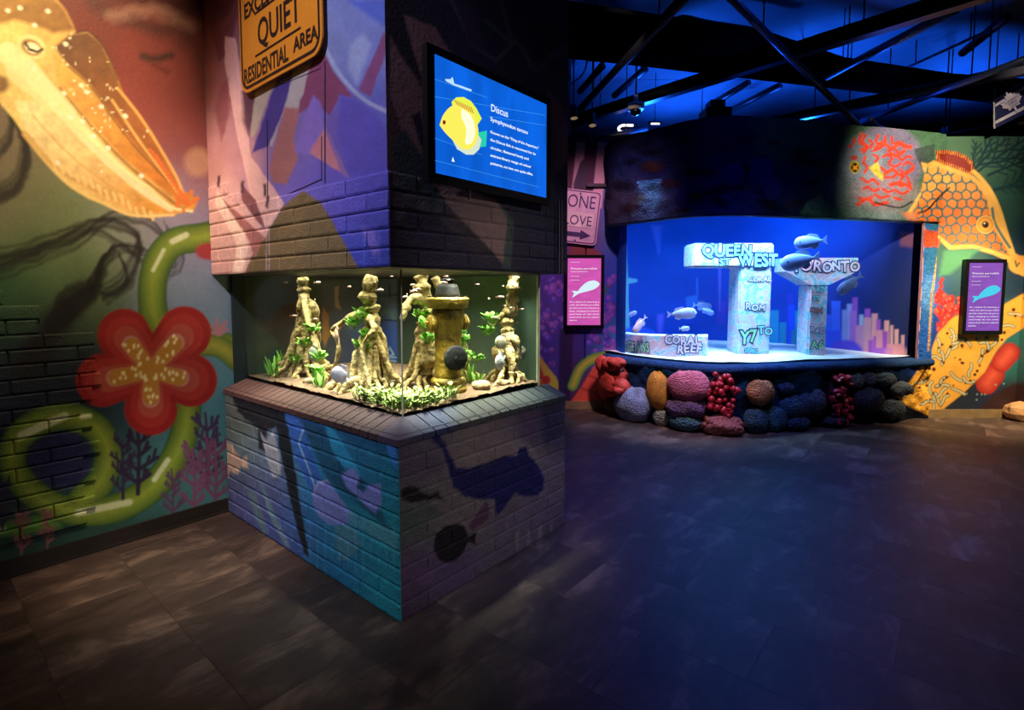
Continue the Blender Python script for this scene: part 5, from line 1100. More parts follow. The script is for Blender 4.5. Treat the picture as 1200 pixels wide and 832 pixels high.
for a, b in pg:
    plant('ground_plant', PB(a, b, SOIL(a, b)), 46, .038, .009, 1.2, 'pale bushy ground plant ' + ('along the long glass before the driftwood stump' if a > .4 else 'along the short glass before the hydrant' if b > .36 else 'in the glass corner of the small aquarium'), 'pale ground plants in the aquarium corner', M_PALE, 20 + k, .05, .07); k += 1
for a, b, h_ in [(1.86, .30, .17), (1.80, .26, .12), (1.70, .24, .1), (1.90, .40, .2), (1.22, .30, .12), (1.14, .26, .1), (.50, .98, .15), (.36, .92, .1)]:
    plant('grass_plant', PB(a, b, SOIL(a, b)), 18, h_, .007, 5, 'tall grassy green plant ' + ('by the dark back end of the small aquarium' if a > 1.5 else 'between the forked driftwood and the stump' if a > 1 else 'behind the fire hydrant'), 'tall grassy aquarium plants', M_LEAF, 60 + k, .02, .03); k += 1
for a, b, z in [(1.42, .37, 1.30), (1.32, .36, 1.12), (.86, .40, 1.42), (.93, .38, 1.36), (.80, .40, 1.30), (.84, .37, 1.22), (.66, .70, 1.42), (.56, .66, 1.36), (.52, .64, 1.27), (.70, .98, 1.34), (.60, 1.02, 1.22), (.40, 1.06, 1.30), (.36, 1.04, 1.38), (1.60, .34, 1.08), (1.25, .30, 1.04), (.45, 1.0, 1.12), (.55, .95, 1.08), (.58, .96, 1.16), (.62, 1.0, 1.28), (.66, 1.0, 1.40), (1.5, .36, 1.2)]:
    plant('rosette_plant', PB(a, b, z), 26, .055, .016, 1.5, 'broad-leaved green rosette growing on ' + ('the forked driftwood at the dark end' if a > 1.1 else 'the thick driftwood stump' if a > .75 else 'the knotted trunk behind the hydrant' if b < .8 else 'the slim leaning stem' if a > .5 else 'the cleft trunk by the end edge'), 'leafy rosettes on the driftwood', M_LEAF, 100 + k, .025, .05); k += 1

# fish
def fish(name, loc, head, ln, ht, th, cbody, cfin, label, group, tilt=0, tall=False, seed=0, emat=None):
    H = np.asarray(head, float); H /= np.linalg.norm(H); S = np.cross(H, ZV); S /= np.linalg.norm(S); U = np.cross(S, H)
    loc = np.asarray(loc, float); o = thing(name, loc, label, 'fish', group); mb = MB(); V = []; n = 12
    ts = np.linspace(0, 1, 13)
    for t in ts:
        k = math.sin(math.pi * min(1, t ** (.62 if not tall else .85))) ** (.75 if not tall else .6); k = max(k, .16 if t > .5 else .05)
        if t > .98: k = .14
        c_ = loc + H * ln * (.5 - t * .86); V.append([c_ + S * th * .5 * k * math.cos(a) + U * ht * .5 * k * math.sin(a) for a in np.arange(n) * 2 * math.pi / n])
    V = np.array(V); m = len(ts); f = [(i * n + q, i * n + (q + 1) % n, (i + 1) * n + (q + 1) % n, (i + 1) * n + q) for i in range(m - 1) for q in range(n)] + [tuple(range(n)), tuple((m - 1) * n + q for q in range(n))]
    Vf = V.reshape(-1, 3); u = (Vf - loc) @ U / ht; w = (Vf - loc) @ H / ln; col = hx(cbody) * (1 - .25 * u)[:, None] * (.75 + .5 * fbm(w * 60, u * 60, 7, seed))[:, None]
    bm_ = mat('fish_skin', attr=True, rough=.4, namt=.1, bump=0)
    mb.add(Vf, f, col); mb.build('body', bm_, o, True)
    fm = lambda pts, nm: MB().prism([loc + H * x * ln + U * y * ht - S * .002 for x, y in pts], S, .004, hx(cfin)).build(nm, bm_, o)
    fm([(-.34, .06), (-.5, .34), (-.46, 0), (-.5, -.34), (-.34, -.06)], 'tail_fin')
    if tall: fm([(.2, .38), (-.05, .62), (-.33, .52), (-.3, .2)], 'dorsal_fin'); fm([(.1, -.42), (-.08, -.62), (-.33, -.5), (-.3, -.2)], 'anal_fin')
    else: fm([(.18, .42), (.02, .62), (-.2, .52), (-.28, .2), (0, .35)], 'dorsal_fin'); fm([(0, -.4), (-.1, -.58), (-.24, -.42), (-.22, -.2)], 'anal_fin')
    eb = MB()
    for s in (-1, 1):
        MB().ball(loc + H * ln * .36 + U * ht * .1 + S * s * th * .3, ln * .03, ln * .03, ln * .03, nu=8, nv=6).build('eye', M_BLACK, o, True)
    fm([(.18, -.08), (.02, -.02), (.03, -.2)], 'pectoral_fin')
    return o
def inT(x, y, b=None, a=None):
    return atplane(x, y, PB(0, b, 0), RB) if b is not None else atplane(x, y, PB(a, 0, 0), LA)
for k, (P, hd, ln, c1, lb) in enumerate([
    (inT(395, 394, b=.27), LA * .8 + RB * .3, .12, '#b08a72', 'tan pink discus fish hovering before the thick driftwood stump'),
    (inT(368, 415, b=.34), LA * .9 - RB * .2, .12, '#6f7464', 'olive grey discus fish between the two long-side driftwoods'),
    (inT(399, 439, b=.22), LA * .7 - RB * .4, .125, '#a79fb4', 'lavender discus fish low beside the arching roots'),
    (inT(588, 401, a=.30), -RB + LA * .3, .11, '#8e8a78', 'dull grey discus fish uppermost behind the short-side glass'),
    (inT(586, 424, a=.26), -RB - LA * .2, .125, '#9fa4a6', 'silver discus fish nearest the gravel by the hydrant'),
    (inT(597, 416, a=.42), RB, .11, '#a8826a', 'brown discus fish in the middle of the hydrant-side trio'),
    (inT(613, 414, a=.24), RB * .9 + LA * .3, .10, '#6a6a60', 'dark discus fish close to the bright end edge')]):
    fish('discus_fish', P, hd, ln, ln * .8, ln * .2, c1, c1, lb, 'discus fish in the small aquarium', tall=True, seed=k)
def tetra0(P, hd, s):
    H = np.asarray(hd, float); H /= np.linalg.norm(H); o = thing('tetra_fish', P, 'tiny pale pink tetra swimming in the small aquarium', 'fish', 'tetras in the small aquarium')
    S = np.cross(H, ZV); S /= np.linalg.norm(S)
    MB().ball(P, .017 * s, .005 * s, .007 * s, H, S, ZV, 8, 6, c=hx('#b89484')).build('body', mat('fish_skin'), o, True)
    MB().prism([P - H * .014 * s, P - H * .027 * s + ZV * .007 * s, P - H * .027 * s - ZV * .007 * s], S, .001, hx('#a87870')).build('tail_fin', mat('fish_skin'), o)
    return o
t0 = None
for k, (x, y) in enumerate([(335, 331), (356, 349), (373, 331), (369, 351), (370, 374), (446, 340), (459, 324), (286, 388), (440, 331), (345, 370), (410, 336), (483, 334), (486, 341), (477, 345), (490, 339), (523, 324), (520, 331), (526, 328), (590, 335), (587, 348), (592, 358), (599, 361), (618, 336), (605, 330), (560, 333), (475, 348), (580, 372), (607, 378), (573, 350), (612, 362)]):
    left = x < 464; P = inT(x, y, b=.25 + .02 * (k % 5)) if left else inT(x, y, a=.24 + .02 * (k % 4))
    hd = (LA if k % 3 else -LA) + RB * .3 if left else (RB if k % 2 else -RB) + LA * .2
    t = tetra0(P, hd, 1.0) if t0 is None else copy_tree(t0, P, rotz=(0, 2.9, 1.3, -.9, .4)[k % 5], scale=(1, .8, 1.15, .7, .95, 1.25, .6)[k % 7])
    t0 = t0 or t; t['label'] = 'tiny pale pink tetra ' + ('beside the forked driftwood' if x < 350 else 'in open water between the forked driftwood and the stump' if x < 412 else 'beside the thick driftwood stump' if x < 466 else 'just behind the short glass near the corner' if x < 500 else 'above the fire hydrant bonnet' if x < 545 else 'in the open water past the fire hydrant')

# ================================================================== reef aquarium
raw = smooth([(1.24, 6.99), (1.30, 6.72), (1.45, 6.5), (1.707, 6.216), (1.968, 5.96), (2.2, 5.85), (2.478, 5.81), (3.149, 5.945), (3.939, 6.136), (4.583, 6.298), (5.21, 6.47)], 20)
raw = np.array(raw); seg = np.r_[0, np.cumsum(np.linalg.norm(np.diff(raw, axis=0), axis=1))]; CLEN = seg[-1]
def CP(s): return np.array([np.interp(s, seg, raw[:, 0]), np.interp(s, seg, raw[:, 1])])
def CN(s):
    t = CP(min(s + .06, CLEN)) - CP(max(s - .06, 0)); t /= np.linalg.norm(t); return np.array([t[1], -t[0]])
def C3(s, off, z): p = CP(s) + CN(s) * off; return np.array([p[0], p[1], z])
_ss = np.linspace(0, CLEN, 600)
def s_at(px, z=1.6, off=0):
    xs = np.array([proj(C3(s, off, z))[0] for s in _ss]); return float(_ss[np.argmin(np.abs(xs - px))])
def on_curve(x, y, off=0):
    s = s_at(x, .4, off); p = C3(s, off, 0); d = ray(x, y); t = p[1] / d[1]; return s, CAM + d * t
SW0, SW1 = s_at(729, 1.6, -.08), s_at(1072, 1.6, -.08)
reef = thing('reef_aquarium', (3.1, 6.8, 0), 'large curved reef aquarium with dark rock surround and blue water', 'aquarium')
def sweep(s0, s1, ns, prof, amp=0, seed=0, fn=None, gain=1.0, nsc=.5):
    """skin along the curved front; prof: list of (offset, z)"""
    S_ = np.linspace(s0, s1, ns); C_ = np.array([CP(q) for q in S_]); N_ = np.array([CN(q) for q in S_]); pr = np.asarray(prof, float)
    off = np.repeat(pr[None, :, 0], ns, 0); zz = np.repeat(pr[None, :, 1], ns, 0); ss = np.repeat(S_[:, None], len(pr), 1)
    if amp: off = off + amp * (fbm(ss.ravel() * 10, zz.ravel() * 10, nsc * 10, seed, 3).reshape(off.shape) - .5) * 2
    XY = C_[:, None] + N_[:, None] * off[..., None]; P = np.concatenate([XY, zz[..., None]], -1)
    x, y = proj(P.reshape(-1, 3)); mb = MB(); mb.grid(P, np.clip((fn or paint_reef)(x, y) * gain, 0, .9)); return mb
zs = np.linspace(0, .70, 48)
mb = sweep(0, CLEN, 330, [(.0, z) for z in zs], .05, 3, nsc=.22); mb.build('rock_base', M_ROCKP, reef, True)
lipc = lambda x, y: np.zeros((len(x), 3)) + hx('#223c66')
mb = sweep(0, CLEN, 260, [(-.3, .655), (.0, .655), (.035, .67), (.048, .70), (.036, .735), (.0, .752), (-.08, .76), (-.14, .76)], .03, 5, lipc, nsc=.2); mb.build('rock_ledge', M_ROCKP, reef, True)
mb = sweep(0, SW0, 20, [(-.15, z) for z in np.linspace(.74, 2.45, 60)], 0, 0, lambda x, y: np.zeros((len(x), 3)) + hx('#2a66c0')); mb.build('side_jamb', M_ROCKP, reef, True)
def paint_jamb(x, y):
    c = Canvas(x, y); c.rbf([(1075, 300, '#2a66b8'), (1075, 400, '#2258b0'), (1095, 300, '#2f6a8a'), (1092, 360, '#2c62a8'), (1085, 340, '#3a72c0')], 10)
    c.poly([(1050, 262), (1104, 272), (1102, 289), (1060, 291)], '#c8502f', 1, 1, wob=2); c.ell(1090, 345, 10, 20, '#5a90c8', 3, .7)
    c.stroke([(1099, 300), (1092, 345), (1088, 410)], 1.2, '#c89a5a', .8); c.mottle(3, .3, 4); return c.c
mb = sweep(SW1, CLEN, 44, [(.0, z) for z in np.linspace(.74, 2.45, 150)], .006, 8, paint_jamb, nsc=.06); mb.build('side_jamb', M_ROCKP, reef, True)
MB().box(C3(SW1, 0, .75), np.append(-CN(SW1) * .03, 0), np.append(np.array([CN(SW1)[1], -CN(SW1)[0]]) * -.012, 0), ZV * 1.68).build('lit_edge', mat('lit_edge_tint', '#e09a90', .5, bump=0), reef)  # pink light along the glass edge, put into the strip's colour
def paint_can(x, y): return paint_reef(x, y)
prof = [(-.25, 2.44), (-.1, 2.425), (.02, 2.42)] + [(.03, z) for z in np.linspace(2.435, 3.47, 90)] + [(-.05, 3.5), (-.4, 3.5)]
mb = sweep(0, CLEN, 400, prof, .035, 9, paint_can, nsc=.25); mb.build('rock_canopy', M_ROCKP, reef, True)
M_GLASS2 = glass('reef_glass', '#f2f8ff')
gp = []
S_ = np.linspace(SW0, SW1, 60); P = np.array([[C3(s, -.08, z) for z in (.758, 2.44)] for s in S_]); Q = np.array([[C3(s, -.10, z) for z in (.758, 2.44)] for s in S_])
mb = MB(); mb.grid(P); mb.grid(Q); mb.add([P[0, 0], P[0, 1], Q[0, 1], Q[0, 0], P[-1, 0], P[-1, 1], Q[-1, 1], Q[-1, 0]], [(0, 1, 2, 3), (4, 5, 6, 7)]); mb.build('glass_pane', M_GLASS2, reef, True, fix=False)
# interior back wall with the painted city
def paint_city(x, y):
    c = Canvas(x, y); A = lambda p: T(p, 720, 250, 4.38); B = lambda p: T(p, 900, 250, 4.38)
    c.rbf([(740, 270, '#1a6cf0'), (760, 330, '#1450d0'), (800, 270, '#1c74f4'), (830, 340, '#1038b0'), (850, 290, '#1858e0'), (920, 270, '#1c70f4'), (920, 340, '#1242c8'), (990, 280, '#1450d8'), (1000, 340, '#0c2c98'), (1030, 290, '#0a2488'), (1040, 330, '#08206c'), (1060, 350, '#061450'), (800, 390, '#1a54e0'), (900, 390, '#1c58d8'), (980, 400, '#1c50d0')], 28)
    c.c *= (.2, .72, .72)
    c.poly(A([(55, 640), (50, 530), (56, 440), (60, 365), (42, 362), (42, 335), (58, 328), (63, 165), (70, 330), (118, 338), (118, 352), (72, 362), (72, 450), (78, 560), (80, 640)]), '#7ec8d8', .8)
    c.poly(A([(30, 640), (60, 590), (130, 575), (200, 600), (230, 640)]), '#3a6cf0', 2)
    c.poly(A([(185, 60), (245, 60), (228, 205), (215, 150)]), '#7a88f0', 2.5, .8); c.poly(A([(220, 520), (255, 515), (245, 610), (222, 620)]), '#7a6ae8', 2, .8)
    c.poly(A([(365, 430), (420, 420), (420, 330), (428, 330), (430, 480), (370, 480)]), '#2a6ac8', 1); c.poly(A([(525, 450), (580, 450), (575, 570), (525, 570)]), '#4a3ab8', 2, .8)
    for x0 in (540, 610): c.poly(A([(x0 - 6, 270), (x0 + 8, 270), (x0 + 4, 380), (x0, 500)]), '#8a78e8', 1.5, .7)
    bl = [(0, 25, 500, '#2a8ad0'), (15, 55, 498, '#2c98c8'), (60, 100, 560, '#2090b8'), (95, 130, 410, '#2a3cc0'), (105, 138, 470, '#2450e8'), (140, 178, 500, '#2c9cc0'), (120, 200, 600, '#2088b0'), (178, 205, 535, '#4aa0c8'), (295, 325, 520, '#3468f0'), (325, 372, 450, '#3c6cf8'), (300, 380, 600, '#3058e8'),
          (380, 405, 495, '#8a9ad8'), (405, 432, 465, '#9aa0d8'), (434, 460, 432, '#a050c0'), (420, 455, 500, '#b070c8'), (468, 490, 520, '#a8b8d8'), (450, 490, 575, '#d090b8'), (497, 525, 490, '#b058c8'), (490, 530, 535, '#e0a0b0'), (532, 562, 515, '#f0a8a8'), (555, 578, 545, '#b058c0'), (545, 590, 600, '#e898a8'), (597, 622, 550, '#f0a8a0'), (590, 615, 605, '#a84cc0'),
          (628, 642, 575, '#f0b0a8'), (650, 670, 595, '#f0b0a8'), (684, 700, 625, '#f0b0b0'), (610, 700, 670, '#e890a0'), (515, 540, 650, '#b458c0'), (540, 555, 630, '#b058c0'), (530, 640, 690, '#b060d0')]
    for x0, x1, yt, col in bl: c.poly(B([(x0, yt), (x1, yt), (x1 - 2, 760), (x0 - 2, 760)]), col, .8)
    c.ell(*B([(400, 720)])[0], 20, 16, '#5a48d8', 2); c.ell(*B([(660, 720)])[0], 14, 10, '#f0a0a0', 2, .6)
    c.poly(B([(680, 95), (775, 110), (775, 180), (680, 165)]), '#b05a50', 2.5, .6)
    c.mottle(20, .1, 4); return c.c
bwc = np.array(smooth([(.98, 6.95), (1.15, 7.8), (2.2, 8.25), (3.3, 8.0), (4.2, 7.35), (4.7, 6.75), tuple(C3(SW1, -.13, 0)[:2])], 22)); zz = np.linspace(.70, 2.9, 170)
P = np.zeros((len(bwc), len(zz), 3)); 
bseg = np.r_[0, np.cumsum(np.linalg.norm(np.diff(bwc, axis=0), axis=1))]; bs = np.linspace(0, bseg[-1], 420)
P = np.array([[(np.interp(s, bseg, bwc[:, 0]), np.interp(s, bseg, bwc[:, 1]), z) for z in zz] for s in bs])
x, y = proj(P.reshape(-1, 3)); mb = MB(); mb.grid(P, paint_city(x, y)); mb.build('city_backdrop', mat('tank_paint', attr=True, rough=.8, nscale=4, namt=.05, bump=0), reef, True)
# unseen lid added to stop tank light leaking out, then the tank lamps
light_lid = [np.array([*q, 2.95]) for q in bwc[::6]] + [C3(s, -.12, 2.95) for s in np.linspace(CLEN - .05, .05, 24)]
MB().prism(light_lid, ZV, .04).build('tank_light_lid', M_BLACK, reef)
lamp('AREA', 'reef_blue_light', (2.9, 7.1, 2.9), (2.9, 7.25, 0), 24, (.004, .32, 1), 2.6, sy=.9)
lamp('AREA', 'reef_white_light', (2.6, 6.35, 2.9), (2.6, 6.6, 0), 54, (.42, .74, 1), 2.2, sy=.4, spread=75)
for s_ in np.linspace(SW0 + .35, SW1 - .75, 6):
    p_ = C3(s_, -.22, 2.86); i_ = C3(s_, -.9, 1.35); lamp('AREA', 'reef_front_fill', p_, i_, 8, (.36, .66, 1), .4, sy=.1, spread=110)  # row of lamps added to brighten monuments and fish from the front
lamp('SPOT', 'reef_warm_fill', (3.1, 6.35, 2.85), (4.45, 7.05, .85), 260, (1, .55, .45), .05, 26, .8)  # added to bring out the warm tones of the painted skyline
# sand
SANDZ = .765
def sand_z(X, Y): return SANDZ + .03 * fbm(np.atleast_1d(X * 10.), np.atleast_1d(Y * 10.), 5, 2) + .05 * np.clip((np.atleast_1d(Y) - 6.5) / 1.3, 0, 1)
NS = 120; G = np.array([C3(s, -.105, 0)[:2] for s in np.linspace(SW0 - .25 if SW0 > .3 else .02, SW1 + .02, NS)]); BK = np.array([(np.interp(s, bseg, bwc[:, 0]), np.interp(s, bseg, bwc[:, 1])) for s in np.linspace(.25, bseg[-1], NS)])
tt = np.linspace(0, 1, 40); XY = G[:, None] * (1 - tt)[None, :, None] + BK[:, None] * tt[None, :, None]
P = np.concatenate([XY, sand_z(XY[..., 0].ravel(), XY[..., 1].ravel()).reshape(XY.shape[:2] + (1,))], -1)
mb = MB(); mb.grid(P); tag(mb.build('sand_bed', mat('white_sand', '#e8e8e4', .9, nscale=30, namt=.1, bump=.3, bscale=90), reef, True), kind='stuff')

# graffiti monuments
def graf_mat():
    m, nt, b = nodes('graffiti_concrete'); N, L = nt.nodes.new, nt.links.new; g = N('ShaderNodeNewGeometry'); n = N('ShaderNodeTexNoise'); n.inputs['Scale'].default_value = 6.5; n.inputs['Detail'].default_value = 3; n.inputs['Distortion'].default_value = .8
    L(g.outputs['Position'], n.inputs['Vector']); r = N('ShaderNodeValToRGB'); e = r.color_ramp; e.interpolation = 'EASE'
    cols = [(.2, '#5a86d8'), (.34, '#d8e4f4'), (.43, '#f0c4cc'), (.5, '#eceef6'), (.57, '#8adce8'), (.64, '#e8ecf8'), (.72, '#f0dcb0'), (.82, '#b4a4e4')]
    while len(e.elements) < len(cols): e.elements.new(.5)
    for q, (p, h) in zip(e.elements, cols): q.position = p; q.color = (*hx(h), 1)
    L(n.outputs['Fac'], r.inputs[0]); L(r.outputs[0], b.inputs['Base Color']); b.inputs['Roughness'].default_value = .8; return m
M_GRAF = graf_mat(); M_INK = mat('graffiti_outline', '#0c2468', .7, bump=0); M_AQUA = mat('graffiti_aqua', '#9af0ec', .7, bump=0); M_PINKW = mat('graffiti_white', '#f2e6f6', .7, bump=0); M_LIME = mat('graffiti_mint', '#aef0b0', .7, bump=0)
def graffiti(parent, s, P, U, V, size, m, seed=0, sx=1.0, N=np.array([0, -1.0, 0])):
    """bouncing outlined letters"""
    rr = np.random.default_rng(seed); ink, fill = MB(), MB(); x = 0; P = np.asarray(P, float)
    for ch in s:
        k = rr.uniform(.9, 1.15); dy = rr.uniform(-.08, .08) * size; t = MB(); w = text_mb(t, ch, (0, 0, 0), (1, 0, 0), (0, 1, 0), size * k, sx=sx)
        if ch != ' ':
            an = rr.uniform(-.12, .12); Ur, Vr = U * math.cos(an) + V * math.sin(an), -U * math.sin(an) + V * math.cos(an)
            text_mb(ink, ch, P + U * x + V * dy + N * .003, Ur, Vr, size * k, sx=sx, offset=.11 * size); text_mb(fill, ch, P + U * x + V * dy + N * .006, Ur, Vr, size * k, sx=sx, offset=.035 * size)
        x += (w if ch != ' ' else size * .3) + size * .05
    ink.build('lettering_outline', M_INK, parent); fill.build('lettering', m, parent)
def bevel_box(mb, x0, x1, y0, y1, z0, z1, r=.02):
    bm = bmesh.new(); bmesh.ops.create_cube(bm, size=1); 
    for v in bm.verts: v.co = ((x0 + x1) / 2 + v.co.x * (x1 - x0), (y0 + y1) / 2 + v.co.y * (y1 - y0), (z0 + z1) / 2 + v.co.z * (z1 - z0))
    bmesh.ops.bevel(bm, geom=list(bm.edges), offset=r, segments=2, affect='EDGES'); bm.verts.index_update()
    mb.add([tuple(v.co) for v in bm.verts], [tuple(v.index for v in f.verts) for f in bm.faces]); bm.free()
X3 = np.array([1.0, 0, 0])
YF = 6.62; sz = float(sand_z(3.1, 6.75)[0]); px2 = lambda x, y, Y=YF: atY(x, y, Y)
m1 = thing('graffiti_monument', (3.05, YF + .15, sz), 'tall hooked graffiti monument reading QUEEN ST WEST in the blue tank', 'monument')
xa, xb, xc = px2(812, 300)[0], px2(866, 350)[0], px2(904, 350)[0]; zt, zb_ = px2(850, 286)[2], px2(850, 313)[2]
mb = MB(); bevel_box(mb, xb, xc, YF, YF + .34, sz - .04, zt); mb.build('post', M_GRAF, m1)
mb = MB(); bevel_box(mb, xa, xc + .012, YF - .012, YF + .36, zb_, zt + .012); arm = mb.build('arm', M_GRAF, m1)
yf = YF - .012
graffiti(m1, 'QUEEN', px2(822, 300, yf), X3, ZV, .19, M_AQUA, 1, .95); graffiti(m1, 'ST', px2(843, 311, yf), X3, ZV, .13, M_AQUA, 2); graffiti(m1, 'WEST', px2(866, 311, yf), X3, ZV, .22, M_AQUA, 3, .82)
graffiti(m1, 'CORAL', px2(876, 330), X3, ZV, .085, M_PINKW, 4); graffiti(m1, 'ROM', px2(873, 363), X3, ZV, .11, M_PINKW, 5); graffiti(m1, 'Y7', px2(867, 402), X3, ZV, .22, M_LIME, 6, .8); graffiti(m1, 'TO', px2(888, 392), X3, ZV, .13, M_AQUA, 7); graffiti(m1, 'SNK2', px2(872, 413), X3, ZV, .07, M_AQUA, 8)
YF2 = 6.56; sz = float(sand_z(3.8, 6.55)[0]); q2 = lambda x, y: atY(x, y, YF2)
m2 = thing('graffiti_monument', (3.85, YF2 + .15, sz), 'T-shaped graffiti monument reading TORONTO in the blue tank', 'monument')
zt, zb_, zc = q2(960, 302)[2], q2(960, 318)[2], q2(960, 334)[2]; xl, xr, x0, x1 = q2(922, 302)[0], q2(1006, 302)[0], q2(948, 370)[0], q2(970, 370)[0]
MB().prism([np.array([x, YF2, z]) for x, z in [(xl, zt), (xr, zt), (xr, zb_), (x1, zc), (x0, zc), (xl, zb_)]], np.array([0, 1.0, 0]), .3).build('cross_bar', M_GRAF, m2)
mb = MB(); bevel_box(mb, x0, x1, YF2 + .005, YF2 + .28, sz - .04, zc + .01); mb.build('post', M_GRAF, m2)
graffiti(m2, 'TORONTO', q2(928, 318), X3, ZV, .17, M_PINKW, 9, .92); graffiti(m2, 'YYZ', q2(950, 342), X3, ZV, .08, M_AQUA, 10); graffiti(m2, 'ST', q2(952, 352), X3, ZV, .09, M_AQUA, 11); graffiti(m2, 'KEN', q2(949, 366), X3, ZV, .08, mat('graffiti_rust', '#d88a7a', .7, bump=0), 12); graffiti(m2, 'RAD', q2(949, 390), X3, ZV, .09, M_PINKW, 13); graffiti(m2, 'A6', q2(950, 408), X3, ZV, .12, M_LIME, 14)
fr = np.array(smooth([(1.47, 6.90), (1.58, 6.70), (1.76, 6.56), (2.05, 6.50), (2.44, 6.50)], 6)); nrm = np.array([.35, .94]); szb = float(sand_z(1.9, 6.6)[0]) - .02
plan = [np.array([*q, szb]) for q in fr] + [np.array([*(q + nrm * .3), szb]) for q in fr[::-1]]; zbt = atY(800, 394, 6.5)[2]
m3 = thing('graffiti_block', (1.95, 6.7, szb), 'low curved graffiti block reading CORAL REEF on the white sand', 'monument')
MB().prism(plan, ZV, zbt - szb).build('block', M_GRAF, m3)
graffiti(m3, 'CORAL', atY(779, 403, 6.497), np.array([1, .0, 0]), ZV, .14, M_PINKW, 21, .9); graffiti(m3, 'REEF', atY(793, 413, 6.497), X3, ZV, .14, M_PINKW, 22, .95)
fseg = np.r_[0, np.cumsum(np.linalg.norm(np.diff(fr, axis=0), axis=1))]; f_at = lambda q: np.array([np.interp(q, fseg, fr[:, 0]), np.interp(q, fseg, fr[:, 1]), szb + .06])
for k, ch in enumerate('OCEANS'):
    A, B = f_at(.05 + .07 * k), f_at(.05 + .07 * k + .06); dd = (B - A) / np.linalg.norm(B - A); nn = np.array([dd[1], -dd[0], 0]); graffiti(m3, ch, A + nn * .006, dd, ZV, .17, M_LIME, 30 + k, .45, N=nn)
# reef fish
RF = [((750, 380), 6.45, (-.62, -.2, -.75), .27, '#c4cdf0', 'pale fish swimming nose-down above the CORAL REEF block'), ((799, 367.5), 6.42, (.95, -.1, .06), .36, '#a8b8ee', 'large pale fish level above the CORAL REEF block'), ((802, 385), 6.5, (.9, .3, 0), .16, '#b8c4f0', 'small pale fish just over the CORAL REEF block'),
      ((823, 358.5), 6.9, (.9, .3, -.1), .30, '#8aa0e8', 'blue grey fish upper of the pair near the tall monument'), ((828, 364.5), 6.75, (.85, -.1, -.35), .20, '#6f8ae0', 'blue grey fish lower of the pair near the tall monument'), ((740.5, 368), 6.7, (.8, .2, .3), .15, '#9fb4ee', 'small fish beside the painted tower'),
      ((950, 283.5), 6.46, (-.95, -.1, -.12), .44, '#6e8cd0', 'speckled fish uppermost over the TORONTO monument'), ((938, 305.5), 6.38, (-.95, -.15, -.2), .54, '#7492d4', 'largest speckled fish passing before the TORONTO monument'), ((996, 332.5), 6.45, (-.75, -.1, -.55), .40, '#6a88cc', 'speckled fish diving beneath the TORONTO arm'), ((916, 310), 6.9, (.9, .2, 0), .22, '#6a86d0', 'fish half hidden beside the tall monument post')]
for k, (p, Y, hd, ln, c1, lb) in enumerate(RF): fish('reef_fish', atY(*p, Y), hd, ln, ln * .38, ln * .18, c1, c1, lb, 'fish in the blue reef tank', seed=k)

# corals and boulders against the rock base
def rock(px, py, w, h, col, label, name='boulder_coral', cat='coral', voro=60, amp=.18, seed=0, depth=.6, bump=.8, touch=False, two=None):
    s, P = on_curve(px, py, .02); n2 = CN(s); nv = np.append(n2, 0); tv_ = np.array([-n2[1], n2[0], 0]); d = P[1]; W_, H_ = w / F_PX * d / 2, h / F_PX * d / 2
    if touch: P = np.array([P[0], P[1], H_ * .93])
    P = P + nv * W_ * depth * .35
    m = mat('coral_' + col.strip('#'), col, .7, nscale=9, namt=.35, bump=bump, voro=voro)
    mb = MB().ball(P, W_ * 1.02, W_ * depth, H_ * 1.03, tv_, nv, ZV, 24, 16, amp, seed + 1, .4); return tag(mb.build(name, m, None, True, origin=P), label, cat)
rock(745, 474, 48, 42, '#8690b0', 'pale blue-grey brain coral boulder on the floor below the red sponge', seed=1, touch=True)
rock(773, 457, 30, 44, '#e0942c', 'bright orange-yellow egg-shaped sponge on the rock base', 'egg_sponge', 'sponge', 90, .12, 2)
rock(808, 452, 46, 40, '#c8687c', 'round pink brain coral beside the yellow sponge', seed=3)
rock(806, 476, 44, 28, '#6a4a6c', 'flat purple brain coral beneath the pink one', seed=4, amp=.25)
rock(776, 490, 21, 22, '#8a8c80', 'small grey-green stone under the yellow sponge', 'stone', 'stone', 40, .1, 5, touch=True)
rock(803, 493, 38, 24, '#3c6474', 'flat teal stone on the floor under the purple coral', 'stone', 'stone', 40, .12, 6, touch=True)
rock(845, 496, 48, 22, '#8a4a44', 'knobbly reddish-brown rock under the berry coral', 'stone', 'stone', 25, .45, 7, touch=True)
rock(889, 459, 34, 31, '#c07a48', 'dimpled orange-brown brain coral on the dark rock', seed=8)
